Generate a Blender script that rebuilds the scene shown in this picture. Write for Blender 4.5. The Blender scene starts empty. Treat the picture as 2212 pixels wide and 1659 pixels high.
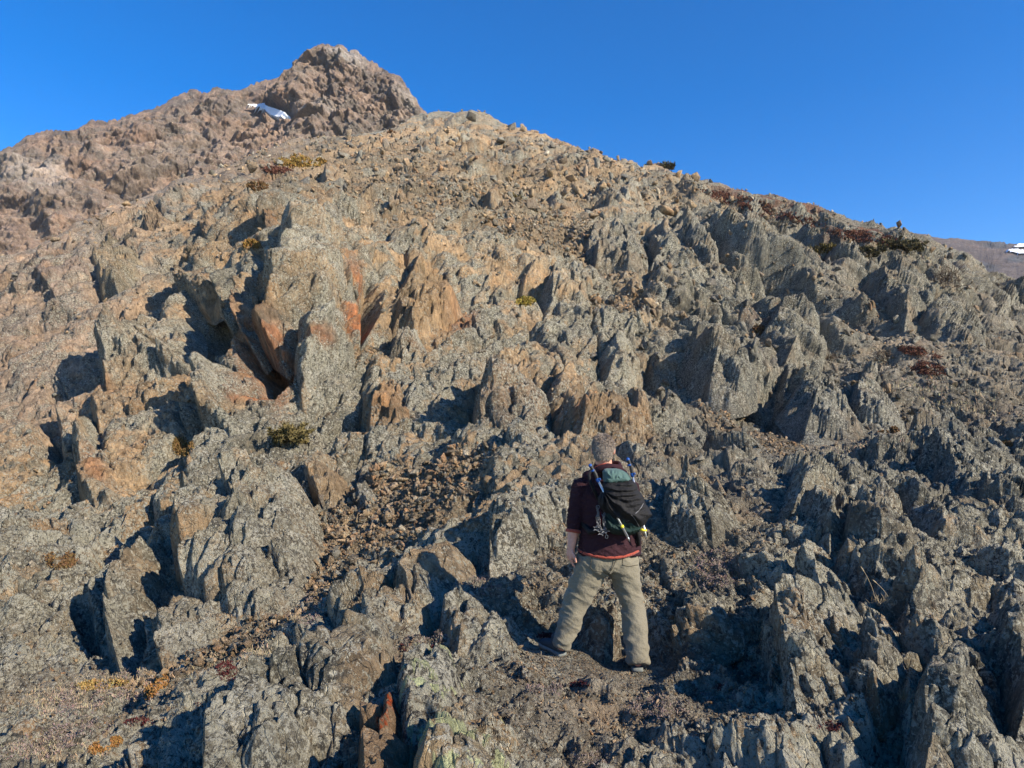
import bpy, bmesh, math, random
import numpy as np
from mathutils import Vector, Matrix, Quaternion
from concurrent.futures import ThreadPoolExecutor
random.seed(7); RNG = np.random.default_rng(11)
S = bpy.context.scene; COL = S.collection
F32 = np.float32

# ------------------------------------------------------------------ camera model
FPX = 1536.0; CX = 1106.0; CY = 829.5; PITCH = math.radians(4.86)
EYE = 1.65
def P(x, y, Y):
    """point of the hillside seen along a direction, at forward distance Y"""
    x = np.asarray(x, float); y = np.asarray(y, float); Y = np.asarray(Y, float)
    a = (x-CX)/FPX; u = (CY-y)/FPX
    fw = math.cos(PITCH)-u*math.sin(PITCH); z = math.sin(PITCH)+u*math.cos(PITCH)
    s = Y/fw
    return np.stack([a*s, Y+0*a, z*s+EYE], -1)
def proj(p):
    p = np.asarray(p, float); y = p[...,1]; z = p[...,2]-EYE
    d = y*math.cos(PITCH)+z*math.sin(PITCH); u = -y*math.sin(PITCH)+z*math.cos(PITCH)
    return CX+FPX*p[...,0]/d, CY-FPX*u/d, d

# ------------------------------------------------------------------ noise in numpy
def _hash(ix, iy, iz, seed):
    h = (ix.astype(np.uint32)*np.uint32(0x8da6b343)) ^ (iy.astype(np.uint32)*np.uint32(0xd8163841)) ^ (iz.astype(np.uint32)*np.uint32(0xcb1ab31f)) ^ np.uint32((seed*0x9E3779B1) & 0xffffffff)
    h ^= h >> np.uint32(15); h *= np.uint32(0x2c1b3c6d); h ^= h >> np.uint32(12); h *= np.uint32(0x297a2d39); h ^= h >> np.uint32(15)
    return h
def _u(h, k):
    h = h*np.uint32(1664525)+np.uint32(1013904223+k*77777)
    h ^= h >> np.uint32(13); h *= np.uint32(0x85ebca6b); h ^= h >> np.uint32(16)
    return (h & np.uint32(0xffffff)).astype(F32)*F32(1/16777216.0)
def _chunk(fn, p, *a):
    n = len(p)
    if n < 40000: return fn(p, *a)
    k = max(4, n//120000+1); idx = np.array_split(np.arange(n), k)
    with ThreadPoolExecutor(4) as ex:
        r = list(ex.map(lambda i: fn(p[i[0]:i[-1]+1], *a), idx))
    return np.concatenate(r)
def _vn(p, seed):
    i = np.floor(p).astype(np.int64); f = (p-i).astype(F32)
    w = f*f*f*(f*(f*6-15)+10)
    out = 0
    for dx in (0,1):
        wx = w[:,0] if dx else 1-w[:,0]
        for dy in (0,1):
            wy = w[:,1] if dy else 1-w[:,1]
            for dz in (0,1):
                wz = w[:,2] if dz else 1-w[:,2]
                h = _hash(i[:,0]+dx, i[:,1]+dy, i[:,2]+dz, seed)
                g = (_u(h,1)-.5)*(f[:,0]-dx)+(_u(h,2)-.5)*(f[:,1]-dy)+(_u(h,3)-.5)*(f[:,2]-dz)
                out = out+wx*wy*wz*g
    return out*F32(2.2)
def noise(p, seed=0): return _chunk(_vn, p, seed)
def fbm(p, oct=4, seed=0, rough=.5):
    s = 0; a = 1
    for k in range(oct): s = s+a*noise(p*(2.03**k)+k*17.3, seed+k); a *= rough
    return s
def _vor(p, seed):
    b = np.floor(p-.5).astype(np.int64)
    n = len(p); f1 = np.full(n, 9, F32); f2 = np.full(n, 9, F32)
    val = np.zeros((n,4), F32)
    for dx in (0,1):
        for dy in (0,1):
            for dz in (0,1):
                cx, cy, cz = b[:,0]+dx, b[:,1]+dy, b[:,2]+dz
                h = _hash(cx, cy, cz, seed)
                qx = (p[:,0]-cx-.5-(_u(h,1)-.5)*.75).astype(F32); qy = (p[:,1]-cy-.5-(_u(h,2)-.5)*.75).astype(F32); qz = (p[:,2]-cz-.5-(_u(h,3)-.5)*.75).astype(F32)
                d = np.sqrt(qx*qx+qy*qy+qz*qz)
                m = d < f1
                f2 = np.where(m, f1, np.minimum(f2, d)); f1 = np.where(m, d, f1)
                g = (_u(h,4)-.5)*qx+(_u(h,5)-.5)*qy+(_u(h,6)-.5)*qz
                val[m,0] = _u(h,7)[m]; val[m,1] = g[m]; val[m,2] = _u(h,8)[m]
    val[:,3] = f2-f1
    return val
def vor(p, seed=0): return _chunk(_vor, p, seed)
def _blk(p, seed, bx, by, bz, sl):
    b = np.floor(p-.5).astype(np.int64); n = len(p)
    h = np.full(n, -.12, F32); h2 = np.full(n, -.12, F32); tone = np.zeros(n, F32)
    for dx in (0,1):
        for dy in (0,1):
            for dz in (0,1):
                cx, cy, cz = b[:,0]+dx, b[:,1]+dy, b[:,2]+dz
                k = _hash(cx, cy, cz, seed)
                qx = (p[:,0]-cx-.5-(_u(k,1)-.5)*.7).astype(F32); qy = (p[:,1]-cy-.5-(_u(k,2)-.5)*.7).astype(F32); qz = (p[:,2]-cz-.5-(_u(k,3)-.5)*.7).astype(F32)
                a = (_u(k,9)-.5)*1.3; c = (_u(k,10)-.5)*1.3; e = (_u(k,11)-.5)*1.3
                r = np.maximum(np.maximum(np.abs(qx+a*qy-e*qz), np.abs(qy-a*qx+c*qz)), np.abs(qz+e*qx-c*qy))
                r = np.maximum(r, .78*np.abs(qx*(_u(k,12)-.5)*2+qy*(_u(k,13)-.5)*2+qz*1.1))
                top = .10+.30*_u(k,7)+(( _u(k,4)-.5)*.65+bx)*qx+((_u(k,5)-.5)*.65+by)*qy+((_u(k,6)-.5)*.65+bz)*qz
                f = np.minimum(top, (.66-r)*sl)
                m = f > h
                h2 = np.where(m, h, np.maximum(h2, f)); h = np.where(m, f, h); tone[m] = _u(k,8)[m]
    return np.stack([h, tone, h-h2], -1)
def blk(p, seed=0, b=(0,0,0), sl=2.6): return _chunk(_blk, p, seed, *b, sl)
def sm(a, b, x):
    t = np.clip((x-a)/(b-a), 0, 1); return t*t*(3-2*t)

# ------------------------------------------------------------------ helpers
def tag(o, label=None, cat=None, group=None, kind=None):
    if label: o['label'] = label
    if cat: o['category'] = cat
    if group: o['group'] = group
    if kind: o['kind'] = kind
    return o
def mesh_np(name, v, quads=None, tris=None, mat=None, col=None, smooth=False, parent=None):
    me = bpy.data.meshes.new(name)
    v = np.ascontiguousarray(v, F32); me.vertices.add(len(v)); me.vertices.foreach_set('co', v.ravel())
    nq = 0 if quads is None else len(quads); nt = 0 if tris is None else len(tris)
    li = np.concatenate([np.asarray(a, np.int32).ravel() for a in (quads, tris) if a is not None and len(a)])
    me.loops.add(len(li)); me.loops.foreach_set('vertex_index', li)
    me.polygons.add(nq+nt)
    st = np.concatenate([np.arange(nq)*4, nq*4+np.arange(nt)*3]).astype(np.int32)
    me.polygons.foreach_set('loop_start', st)
    me.update(calc_edges=True)
    if col is not None:
        a = me.color_attributes.new('tint', 'FLOAT_COLOR', 'POINT')
        a.data.foreach_set('color', np.ascontiguousarray(col, F32).ravel())
    if smooth: me.polygons.foreach_set('use_smooth', np.ones(nq+nt, bool))
    if mat: me.materials.append(mat)
    o = bpy.data.objects.new(name, me); COL.objects.link(o)
    if parent: o.parent = parent
    return o
def gridquads(R, C, flip=False):
    i = np.arange(R*C).reshape(R, C)
    q = np.stack([i[:-1,:-1], i[:-1,1:], i[1:,1:], i[1:,:-1]], -1).reshape(-1,4)
    return q[:, ::-1] if flip else q

# ------------------------------------------------------------------ base shape of the hill
# (x, y, forward distance in metres) of survey points, interpolated by a thin plate
CTL = np.array([
 (-700,2500,1.9),(0,2500,1.9),(1100,2500,1.6),(2200,2500,1.7),(2900,2500,1.7),
 (-600,1650,6.0),(0,1650,4.9),(400,1650,4.2),(800,1650,3.7),(1100,1650,3.6),(1700,1650,3.6),(2212,1650,3.5),(2800,1650,3.4),
 (-600,1400,9.5),(0,1430,7.6),(250,1470,7.0),(500,1420,6.4),(800,1400,5.2),(1100,1420,5.15),(1380,1440,5.25),(1200,1405,5.3),(1700,1450,4.7),(2212,1400,4.7),(2800,1400,4.6),
 (0,1250,10),(300,1250,9.6),(600,1270,8.4),(800,1250,7.6),(1000,1250,6.4),(1300,1250,6.4),(1700,1250,6.0),(2212,1200,6.6),(2800,1200,7),
 (-600,1050,17),(0,1050,13.5),(300,1050,12.6),(600,1080,11.3),(850,1080,10.3),(1000,1080,9.0),(1200,1080,8.0),(1400,1050,8.6),(1650,1050,8.2),(1900,1050,9),(2212,1000,10.5),(2800,1000,11),
 (0,850,19),(300,850,17),(550,850,14.5),(850,900,13.6),(1050,900,12.8),(1300,930,12.2),(1500,930,12.8),(1750,920,14),(2000,900,15),(2212,850,16.5),(2800,850,19),
 (-600,800,30),(0,700,26),(300,650,24),(550,650,18),(850,700,17.5),(1100,700,18),(1350,700,19.5),(1650,750,19.5),(1900,700,23),(2212,700,28),
 (150,560,33),(400,500,36),(600,480,25),(850,500,26),(1100,500,29),(1350,500,31),(1650,550,30),(1900,580,31),(2050,600,33),
 (0,560,42),(300,430,60),(420,385,66),(640,300,88),(760,350,58),(925,238,95),(950,350,52),(1100,400,42),(1250,320,72),(1250,400,48),(1500,385,56),(1500,450,40),(1750,455,50),(1850,520,37),(2010,512,46),(2110,590,43),(2212,640,40),(2700,800,30),(-400,760,32)], float)
def tps_fit(C):
    X = C[:,:2]/1000; v = np.log(C[:,2])
    r = np.linalg.norm(X[:,None]-X[None], axis=2); K = np.where(r > 0, r*r*np.log(r+1e-12), 0)+np.eye(len(X))*2e-4
    Pm = np.concatenate([np.ones((len(X),1)), X], 1)
    A = np.block([[K, Pm],[Pm.T, np.zeros((3,3))]])
    return X, np.linalg.solve(A, np.concatenate([v, np.zeros(3)]))
def tps_eval(fit, x, y):
    X, w = fit; q = np.stack([np.ravel(x), np.ravel(y)], -1)/1000
    def f(q):
        r2 = (q[:,None,0]-X[None,:,0])**2+(q[:,None,1]-X[None,:,1])**2
        return (np.where(r2 > 0, .5*r2*np.log(r2+1e-20), 0))@w[:-3]+w[-3]+q@w[-2:]
    return np.exp(_chunk(f, q)).reshape(np.shape(x))
FIT1 = tps_fit(CTL)
def depth1(x, y): return tps_eval(FIT1, np.asarray(x, float), np.asarray(y, float))
CREST = np.array([(-900,900),(-400,760),(0,560),(150,500),(300,430),(420,385),(540,335),(640,300),(760,292),(850,275),(905,243),(940,240),(1030,243),(1060,252),(1120,280),(1180,295),(1250,320),(1330,345),(1400,357),(1440,360),(1500,385),(1580,405),(1650,430),(1750,455),(1850,480),(1950,500),(2010,512),(2060,540),(2110,590),(2160,615),(2220,640),(2400,700),(2900,860)], float)

def blob(x, y, cx, cy, rx, ry, ang=0, soft=.35):
    a = math.radians(ang); dx = x-cx; dy = y-cy
    u = (dx*math.cos(a)+dy*math.sin(a))/rx; v = (-dx*math.sin(a)+dy*math.cos(a))/ry
    return 1-sm(1-soft, 1+soft, np.sqrt(u*u+v*v))
def blobs(x, y, L, soft=.35):
    m = np.zeros_like(x, dtype=float)
    for b in L: m = np.maximum(m, blob(x, y, *b[:4], ang=b[4] if len(b) > 4 else 0, soft=soft)*(b[5] if len(b) > 5 else 1))
    return m


# ------------------------------------------------------------------ outcrops: outline, height in metres, look, label
CRAGS = [
 ([(495,610),(530,570),(558,560),(558,640),(530,700),(520,745),(498,720),(488,660)],.9,'grey','tall grey lichened pillar with a black shadow slot on each side'),
 ([(600,545),(590,600),(565,680),(560,720),(600,745),(640,690),(700,680),(745,600),(745,480),(700,430),(640,440),(600,460)],.9,'grey','big grey dome of rock high in the left centre of the cliff'),
 ([(650,690),(700,655),(745,645),(765,700),(768,770),(720,800),(690,820),(665,870),(650,850),(640,760)],.8,'grey','pale grey slab between the two orange stained clefts'),
 ([(735,590),(760,560),(778,600),(765,640),(740,645)],.8,'grey','small hanging grey block at the top of the narrow orange cleft'),
 ([(415,800),(450,770),(500,780),(535,800),(540,860),(530,930),(500,960),(460,955),(420,945),(405,900)],.7,'grey','upright grey slab below the large triangular shadow'),
 ([(205,760),(250,700),(380,665),(392,700),(388,770),(330,790),(260,830),(215,850),(200,820)],.8,'grey','smooth grey slab with an overhanging left end, left of the triangular shadow'),
 ([(190,860),(215,845),(260,835),(390,795),(395,850),(330,880),(230,920),(205,925)],.6,'tan','tan nosed ledge just under the smooth grey slab'),
 ([(135,900),(180,860),(200,930),(250,960),(240,1000),(190,1010),(160,1020),(140,960)],1.0,'grey','grey buttress beside the dark recess at the left edge'),
 ([(55,600),(90,550),(140,535),(200,560),(200,620),(120,650),(80,640)],1.2,'pink','rounded pinkish tan outcrop at the upper left edge'),
 ([(195,590),(230,530),(300,500),(325,560),(290,600),(260,640),(215,630)],1.2,'olive','olive brown tilted slab in the upper left of the slope'),
 ([(370,610),(390,580),(450,565),(480,580),(480,630),(430,655),(385,645)],1.0,'tan','rounded orange tan boulder perched above the triangular shadow'),
 ([(150,980),(200,960),(260,975),(265,1040),(240,1090),(200,1100),(170,1060)],.5,'tan','tan block with an orange underside at the left of the gully wall'),
 ([(370,1170),(400,1110),(480,1070),(560,1020),(640,1040),(690,1100),(690,1160),(640,1250),(560,1310),(470,1310),(400,1290),(370,1230)],.55,'grey','broad lichen covered slab left of the scree gully'),
 ([(205,1320),(240,1260),(330,1150),(395,1130),(375,1200),(330,1280),(290,1350),(250,1440),(215,1380)],.5,'grey','leaning grey slab with a deep shadow hollow at its left foot'),
 ([(330,1330),(380,1300),(470,1320),(450,1370),(390,1420),(350,1440),(330,1400)],.25,'grey','low grey slab at the foot of the broad lichen covered slab'),
 ([(645,1040),(680,985),(720,970),(755,990),(760,1060),(740,1095),(690,1105),(665,1080)],.5,'tan','squared tan block standing above the head of the scree gully'),
 ([(765,1060),(800,1040),(830,1070),(800,1110),(765,1095)],.35,'grey','small wedge of grey rock right of the squared tan block'),
 ([(790,900),(810,830),(850,812),(885,840),(880,910),(840,918)],.6,'orange','bright orange tan shattered block in the centre of the cliff'),
 ([(1020,830),(1040,780),(1100,755),(1180,800),(1195,870),(1170,920),(1080,935),(1030,930)],.9,'brown','big dark brown block up and left of the hiker'),
 ([(1190,880),(1240,840),(1320,835),(1400,840),(1430,940),(1420,985),(1300,990),(1245,985),(1215,940)],.9,'tan','sunlit tan buttress directly behind the head of the hiker'),
 ([(1080,980),(1120,930),(1180,935),(1215,985),(1190,1040),(1120,1050),(1080,1030)],.5,'grey','low grey outcrop just left of the hiker at head height'),
 ([(870,600),(900,560),(950,555),(975,600),(1000,650),(960,700),(900,720),(850,700),(830,650)],.9,'tan','fractured tan crag with peeling blocks above the middle of the cliff'),
 ([(835,765),(850,715),(890,700),(920,740),(930,770),(870,790)],.6,'grey','flat grey slab below the fractured tan crag'),
 ([(1480,760),(1500,660),(1520,650),(1560,700),(1610,760),(1640,830),(1600,840),(1540,830),(1500,800)],.9,'dark','dark finned rib on the right above the yellow scree strip'),
 ([(1640,730),(1680,640),(1720,640),(1760,700),(1800,760),(1780,790),(1700,790)],.9,'dark','dark pyramid shaped crag in the middle of the right slope'),
 ([(1700,860),(1740,790),(1800,810),(1850,870),(1870,920),(1800,930),(1740,920)],.8,'dark','dark crag with a brown top just under the pyramid shaped crag'),
 ([(1850,600),(1880,560),(1940,560),(2010,610),(2020,680),(1960,700),(1900,660)],1.2,'dark','broad dark outcrop below the green shrubs near the right skyline'),
 ([(1990,690),(2040,630),(2090,640),(2140,690),(2150,740),(2100,750),(2040,720)],1.3,'dark','large dark crag near the right edge with its left face in shadow'),
 ([(2060,560),(2100,590),(2190,620),(2210,660),(2160,700),(2100,660),(2050,610)],.8,'dark','farthest dark outcrop at the right end of the near ridge'),
 ([(1250,540),(1290,480),(1340,470),(1400,530),(1400,600),(1330,600),(1280,590)],1.1,'dark','first dark fin group right of the tan scree'),
 ([(1400,490),(1450,460),(1530,480),(1560,560),(1590,640),(1540,620),(1470,560)],1.2,'dark','highest of the dark fins on the right slope'),
 ([(1390,600),(1430,570),(1470,590),(1490,660),(1440,680),(1400,650)],1.0,'dark','short dark fin under the highest dark fins'),
 ([(1830,880),(1860,790),(1900,780),(1930,850),(1960,900),(1900,920),(1850,910)],.6,'dark','dark pointed crag left of the red brown turf'),
 ([(1950,960),(1990,930),(2070,910),(2150,960),(2230,1020),(2260,1150),(2150,1130),(2050,1060),(1980,1010)],.5,'dark','long striped dark slab at the right edge below the turf'),
 ([(1685,1080),(1710,1010),(1760,985),(1800,1000),(1850,1060),(1840,1150),(1800,1190),(1740,1130),(1700,1120)],.6,'grey','rounded block with a shaded brown left face right of the hiker'),
 ([(1800,1190),(1850,1060),(1920,1080),(2000,1180),(2050,1280),(2060,1340),(1990,1330),(1900,1280),(1830,1230)],.5,'dark','long dark wall of rock behind the dry grass stalks'),
 ([(1965,1560),(1990,1460),(2060,1400),(2130,1390),(2160,1450),(2170,1560),(2140,1690),(1980,1690)],.38,'dark','knobbly dark outcrop in the lower right corner'),
 ([(2130,1400),(2150,1310),(2230,1290),(2300,1400),(2260,1600),(2190,1600),(2165,1450)],.38,'dark','outcrop cut by the right edge of the view behind the knobbly one'),
 ([(1655,1350),(1690,1230),(1750,1190),(1850,1210),(1870,1280),(1835,1330),(1840,1420),(1830,1500),(1720,1550),(1690,1520),(1665,1420)],.42,'grey','big split outcrop with white lichen right of the hiker'),
 ([(1848,1350),(1885,1320),(1940,1370),(1960,1440),(1900,1520),(1865,1500),(1852,1410)],.3,'grey','right half of the split outcrop across a narrow crack'),
 ([(860,1440),(900,1400),(960,1380),(1010,1430),(1010,1520),(960,1590),(880,1570),(855,1510)],.28,'black','black crusted boulder with yellow green lichen at bottom centre'),
 ([(770,1520),(850,1500),(870,1580),(890,1600),(870,1720),(770,1720)],.16,'orange','brown rock with a bright orange patch under the black crusted boulder'),
 ([(885,1720),(910,1610),(980,1545),(1060,1520),(1120,1560),(1110,1720)],.3,'lichen','tan foreground boulder with pale green lichen at the bottom edge'),
 ([(520,1520),(600,1420),(740,1370),(840,1390),(845,1450),(770,1530),(640,1659),(430,1720),(450,1580)],.22,'grey','long slanting grey rib in the left foreground'),
 ([(700,1330),(800,1240),(900,1200),(960,1160),(1010,1200),(960,1260),(900,1330),(800,1370)],.3,'grey','grey rib between the scree gully and the shadow of the hiker'),
 ([(1250,1320),(1290,1285),(1335,1300),(1345,1370),(1310,1395),(1265,1360)],.22,'brown','brown splintered block seen between the legs of the hiker'),
 ([(1060,1130),(1130,1065),(1220,1035),(1225,1100),(1150,1170),(1050,1200)],.35,'grey','speckled grey rib left of the arm of the hiker'),
 ([(1420,1080),(1480,1020),(1560,1040),(1600,1130),(1540,1170),(1440,1150)],.35,'grey','speckled grey outcrop right of the backpack'),
 ([(1440,1340),(1500,1260),(1580,1280),(1600,1350),(1520,1390),(1450,1390)],.28,'grey','low knobbly outcrop right of the knees of the hiker'),
 ([(430,500),(455,455),(480,470),(492,530),(450,550)],.9,'tan','shattered upright tan block just left of the big grey dome'),
 ([(300,480),(330,440),(370,450),(372,500),(320,520)],1.0,'tan','blocky tan outcrop high on the left slope above the olive slab'),
 ([(1040,440),(1065,398),(1090,410),(1097,450),(1060,468)],1.0,'tan','upright tan slab standing in rubble beside the small olive bush'),
 ([(1180,432),(1205,400),(1228,440),(1200,462)],.8,'grey','narrow grey block standing in rubble right of the small olive bush'),
 ([(840,397),(870,368),(902,385),(892,420),(850,427)],.9,'tan','tan knob on the stony slope below the rust brown bush'),
 ([(690,385),(712,350),(745,365),(742,400),(705,408)],.9,'tan','tan block on the stony slope near the golden moss patch'),
 ([(560,470),(580,440),(612,452),(600,490),(570,498)],.8,'orange','orange brown blocky knob on the left shoulder of the grey dome'),
 ([(1335,412),(1360,388),(1388,400),(1382,442),(1345,444)],.9,'grey','grey block just below the skyline right of centre'),
 ([(1590,472),(1625,440),(1662,470),(1652,512),(1600,507)],1.0,'dark','jagged grey knob under the band of red brown turf'),
 ([(1796,552),(1812,508),(1838,512),(1848,548),(1825,566)],1.0,'brown','pointed brown rock between the spruce clumps near the right skyline'),
 ([(1684,552),(1700,512),(1716,530),(1712,562)],.8,'pink','small pinkish pointed rock left of the spruce clumps'),
 ([(-30,1190),(60,1120),(160,1110),(192,1200),(150,1275),(40,1300)],.3,'grey','low grey slab carrying two brown moss cushions at the left edge'),
 ([(1170,620),(1200,580),(1260,600),(1290,680),(1230,700),(1180,670)],.7,'grey','smooth grey slab above the small yellow debris patch'),
 ([(1300,760),(1330,715),(1370,730),(1390,800),(1350,825),(1310,810)],.6,'grey','ribbed grey slab up and right of the sunlit tan buttress'),
 ([(950,1310),(985,1270),(1030,1275),(1060,1320),(1050,1370),(990,1380),(955,1350)],.22,'grey','shaded grey rock lying in the shadow left of the hiker'),
]
PITS = [([(395,690),(425,650),(490,615),(492,680),(510,760),(440,780),(410,780)],2.0),([(525,740),(560,720),(590,745),(625,740),(640,840),(600,880),(560,890),(535,840)],1.5),([(392,770),(405,760),(410,850),(408,960),(392,940)],.8),
 ([(60,1000),(75,900),(125,875),(140,960),(165,1010),(80,1020)],.8),([(770,620),(800,600),(830,640),(815,700),(778,760),(768,690)],.9),([(562,556),(598,556),(590,600),(565,660)],.7),([(150,1330),(200,1300),(212,1380),(235,1430),(190,1430)],.3),
 ([(205,1190),(330,1110),(370,1130),(330,1150),(240,1240),(205,1290)],.35),([(255,1440),(330,1330),(335,1400),(290,1480)],.25),([(1195,900),(1215,945),(1260,992),(1225,1005),(1180,940)],.5),
 ([(1800,1200),(1830,1235),(1900,1285),(1990,1340),(1950,1375),(1850,1290)],.25),([(1860,1530),(1960,1440),(1970,1560),(1950,1640),(1880,1600)],.15),([(560,1690),(700,1600),(775,1600),(765,1700)],.15),
 ([(1500,1390),(1650,1340),(1690,1530),(1600,1500)],.15),([(700,960),(735,945),(760,975),(650,985)],.2),([(1390,770),(1410,760),(1440,860),(1430,910),(1405,850)],.4),([(1610,860),(1690,800),(1700,860),(1690,880)],.4),([(1380,560),(1400,510),(1420,570),(1400,610)],.6),([(1950,640),(1990,690),(2040,720),(1990,720)],.4)]
def sdpoly(x, y, poly):
    """signed distance (inside positive) and steepness of the nearest edge"""
    pl = np.array(poly, float); best = np.full(x.shape, 1e9); st = np.zeros(x.shape); ins = np.zeros(x.shape, bool)
    c = pl.mean(0)
    for i in range(len(pl)):
        a = pl[i]; b = pl[(i+1) % len(pl)]; e = b-a; L2 = e@e
        t = np.clip(((x-a[0])*e[0]+(y-a[1])*e[1])/L2, 0, 1)
        d = np.hypot(x-a[0]-t*e[0], y-a[1]-t*e[1])
        nx, ny = e[1], -e[0]
        mid = (a+b)/2
        if (mid-c)@np.array((nx,ny)) < 0: nx, ny = -nx, -ny
        l = math.hypot(nx, ny); nx /= l; ny /= l
        s_ = 2.5 if nx < -.45 else (1.8 if ny > .3 else .9)
        m = d < best; best = np.where(m, d, best); st = np.where(m, s_, st)
        cr = ((a[1] > y) != (b[1] > y)) & (x < (b[0]-a[0])*(y-a[1])/(b[1]-a[1]+1e-9)+a[0]); ins ^= cr
    return np.where(ins, best, -best), st
def placed(x, y, p, d):
    h = np.zeros(len(x))
    jx = noise(p/np.maximum(d,1)[:,None]*30, 61)*9; jy = noise(p/np.maximum(d,1)[:,None]*30+40, 62)*9
    for L, sgn in ((PITS, 1), (CRAGS, .35)):
        for it in L:
            pl = np.array(it[0]); H = it[1]
            m = np.nonzero((x > pl[:,0].min()-5) & (x < pl[:,0].max()+5) & (y > pl[:,1].min()-5) & (y < pl[:,1].max()+5))[0]
            if not len(m): continue
            sd, st = sdpoly(x[m]+jx[m], y[m]+jy[m], it[0])
            h[m] -= sgn*np.minimum(H*(1.3 if sgn == 1 else 1), np.maximum(0, sd-(0 if sgn == 1 else 12))*(3.6 if sgn == 1 else 2.5)*d[m]/FPX)
    return h
def rot_frame(d):
    """rows: axes of a frame whose first axis is d"""
    d = np.array(d, float); d /= np.linalg.norm(d)
    a = np.cross(d, (0,0,1)); a /= np.linalg.norm(a); b = np.cross(d, a)
    return np.array([d, a, b])
FR_L = rot_frame((.35,.45,.8)); FR_R = rot_frame((.62,-.25,-.75)); FR_N = rot_frame((.75,.5,.45))
LEFTUP = np.array((-.62,.1,.25))
def blocks(p, L, fr, seed, st=(.45,1.1,.8), sl=2.8, bias=.55):
    q = (p@fr.T)*(np.array(st)/L)
    q = q+.16*np.stack([noise(q*1.1+9, seed+50), noise(q*1.1+31, seed+51), noise(q*1.1+57, seed+52)], -1)
    bb = (fr@LEFTUP)*bias
    return blk(q, seed, tuple(bb), sl)

def rock_relief(p, px, wR, wN, crag, seed=0, maxL=None, d=None, big=1.):
    """relief height in metres; p world points, px metres per image unit, wR foliation weight, crag roughness 0..1"""
    h = np.zeros(len(p)); tone = np.zeros(len(p)); crack = np.zeros(len(p))
    for k, (L, amp) in enumerate(((9.,.30),(3.8,.55),(1.6,.52),(.62,.58),(.24,.60),(.1,.52))):
        Lmax = (px*FPX if d is None else d)/FPX*maxL
        w = sm(3.5, 8.0, L/px)*(1-sm(.8, 1.7, L/Lmax))
        if w.max() < .01: continue
        m = np.nonzero(w > .01)[0]; pp = p[m]
        a = blocks(pp, L, FR_L, seed+k*3)
        b = blocks(pp, L, FR_R, seed+k*3+1, (.34,1.1,.9), bias=.6)
        t = sm(.40,.60, wR[m]+.35*noise(pp/L*.7, seed+90))
        hv = a[:,0]*(1-t)+b[:,0]*t
        tv = a[:,1]*(1-t)+b[:,1]*t
        ck = np.exp(-(a[:,2]*(1-t)+b[:,2]*t)/.025)
        hv = hv-.16*ck*(1 if L < 3 else .4)
        h[m] += w[m]*L*amp*(hv-.13)*(crag[m] if L > .5 else (.35+.65*crag[m]))*(big if L > 1.2 else 1.)
        tone[m] += w[m]*(tv-.5)*.4; crack[m] = np.maximum(crack[m], w[m]*ck)
    return h, tone, crack

# palettes (linear albedo)
C_GREY = np.array((.250,.226,.170)); C_TAN = np.array((.45,.295,.16)); C_PINK = np.array((.33,.245,.195)); C_RUST = np.array((.42,.14,.05))
C_SOIL = np.array((.225,.195,.152)); C_DARK = np.array((.150,.145,.122)); C_SCREE = np.array((.36,.275,.18)); C_BROWN = np.array((.17,.10,.065))
def mixc(c, d, w): return c*(1-w[:,None])+d*w[:,None]

# ------------------------------------------------------------------ materials
def newmat(name):
    m = bpy.data.materials.new(name); m.use_nodes = True; nt = m.node_tree; b = nt.nodes['Principled BSDF']
    return m, nt, b
def nn(nt, typ, **kw):
    n = nt.nodes.new(typ)
    for k, v in kw.items():
        if k.startswith('i_'):
            key = k[2:]; n.inputs[int(key) if key.isdigit() else key.replace('_',' ')].default_value = v
        else: setattr(n, k, v)
    return n
def ramp(nt, src, a, b, lo=0., hi=1.):
    n = nn(nt, 'ShaderNodeMapRange'); n.inputs[1].default_value = a; n.inputs[2].default_value = b; n.inputs[3].default_value = lo; n.inputs[4].default_value = hi
    nt.links.new(src, n.inputs[0]); return n.outputs[0]
def mixrgb(nt, fac, a, b, mode='MIX'):
    n = nn(nt, 'ShaderNodeMix', data_type='RGBA', blend_type=mode); ins = [n.inputs[0], n.inputs[6], n.inputs[7]]
    for s, v in zip(ins, (fac, a, b)):
        if hasattr(v, 'links'): nt.links.new(v, s)
        elif isinstance(v, (int, float)): s.default_value = v
        else: s.default_value = (*v, 1) if len(v) == 3 else v
    return n.outputs[2]
def mathn(nt, op, a, b=0., clamp=False):
    n = nn(nt, 'ShaderNodeMath', operation=op, use_clamp=clamp)
    for s, v in zip(n.inputs, (a, b)):
        if hasattr(v, 'links'): nt.links.new(v, s)
        else: s.default_value = v
    return n.outputs[0]
def noisen(nt, vec, scale, detail=4, rough=.6, dist=0):
    n = nn(nt, 'ShaderNodeTexNoise'); n.inputs['Scale'].default_value = scale; n.inputs['Detail'].default_value = detail; n.inputs['Roughness'].default_value = rough; n.inputs['Distortion'].default_value = dist
    nt.links.new(vec, n.inputs['Vector']); return n.outputs[0]
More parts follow.
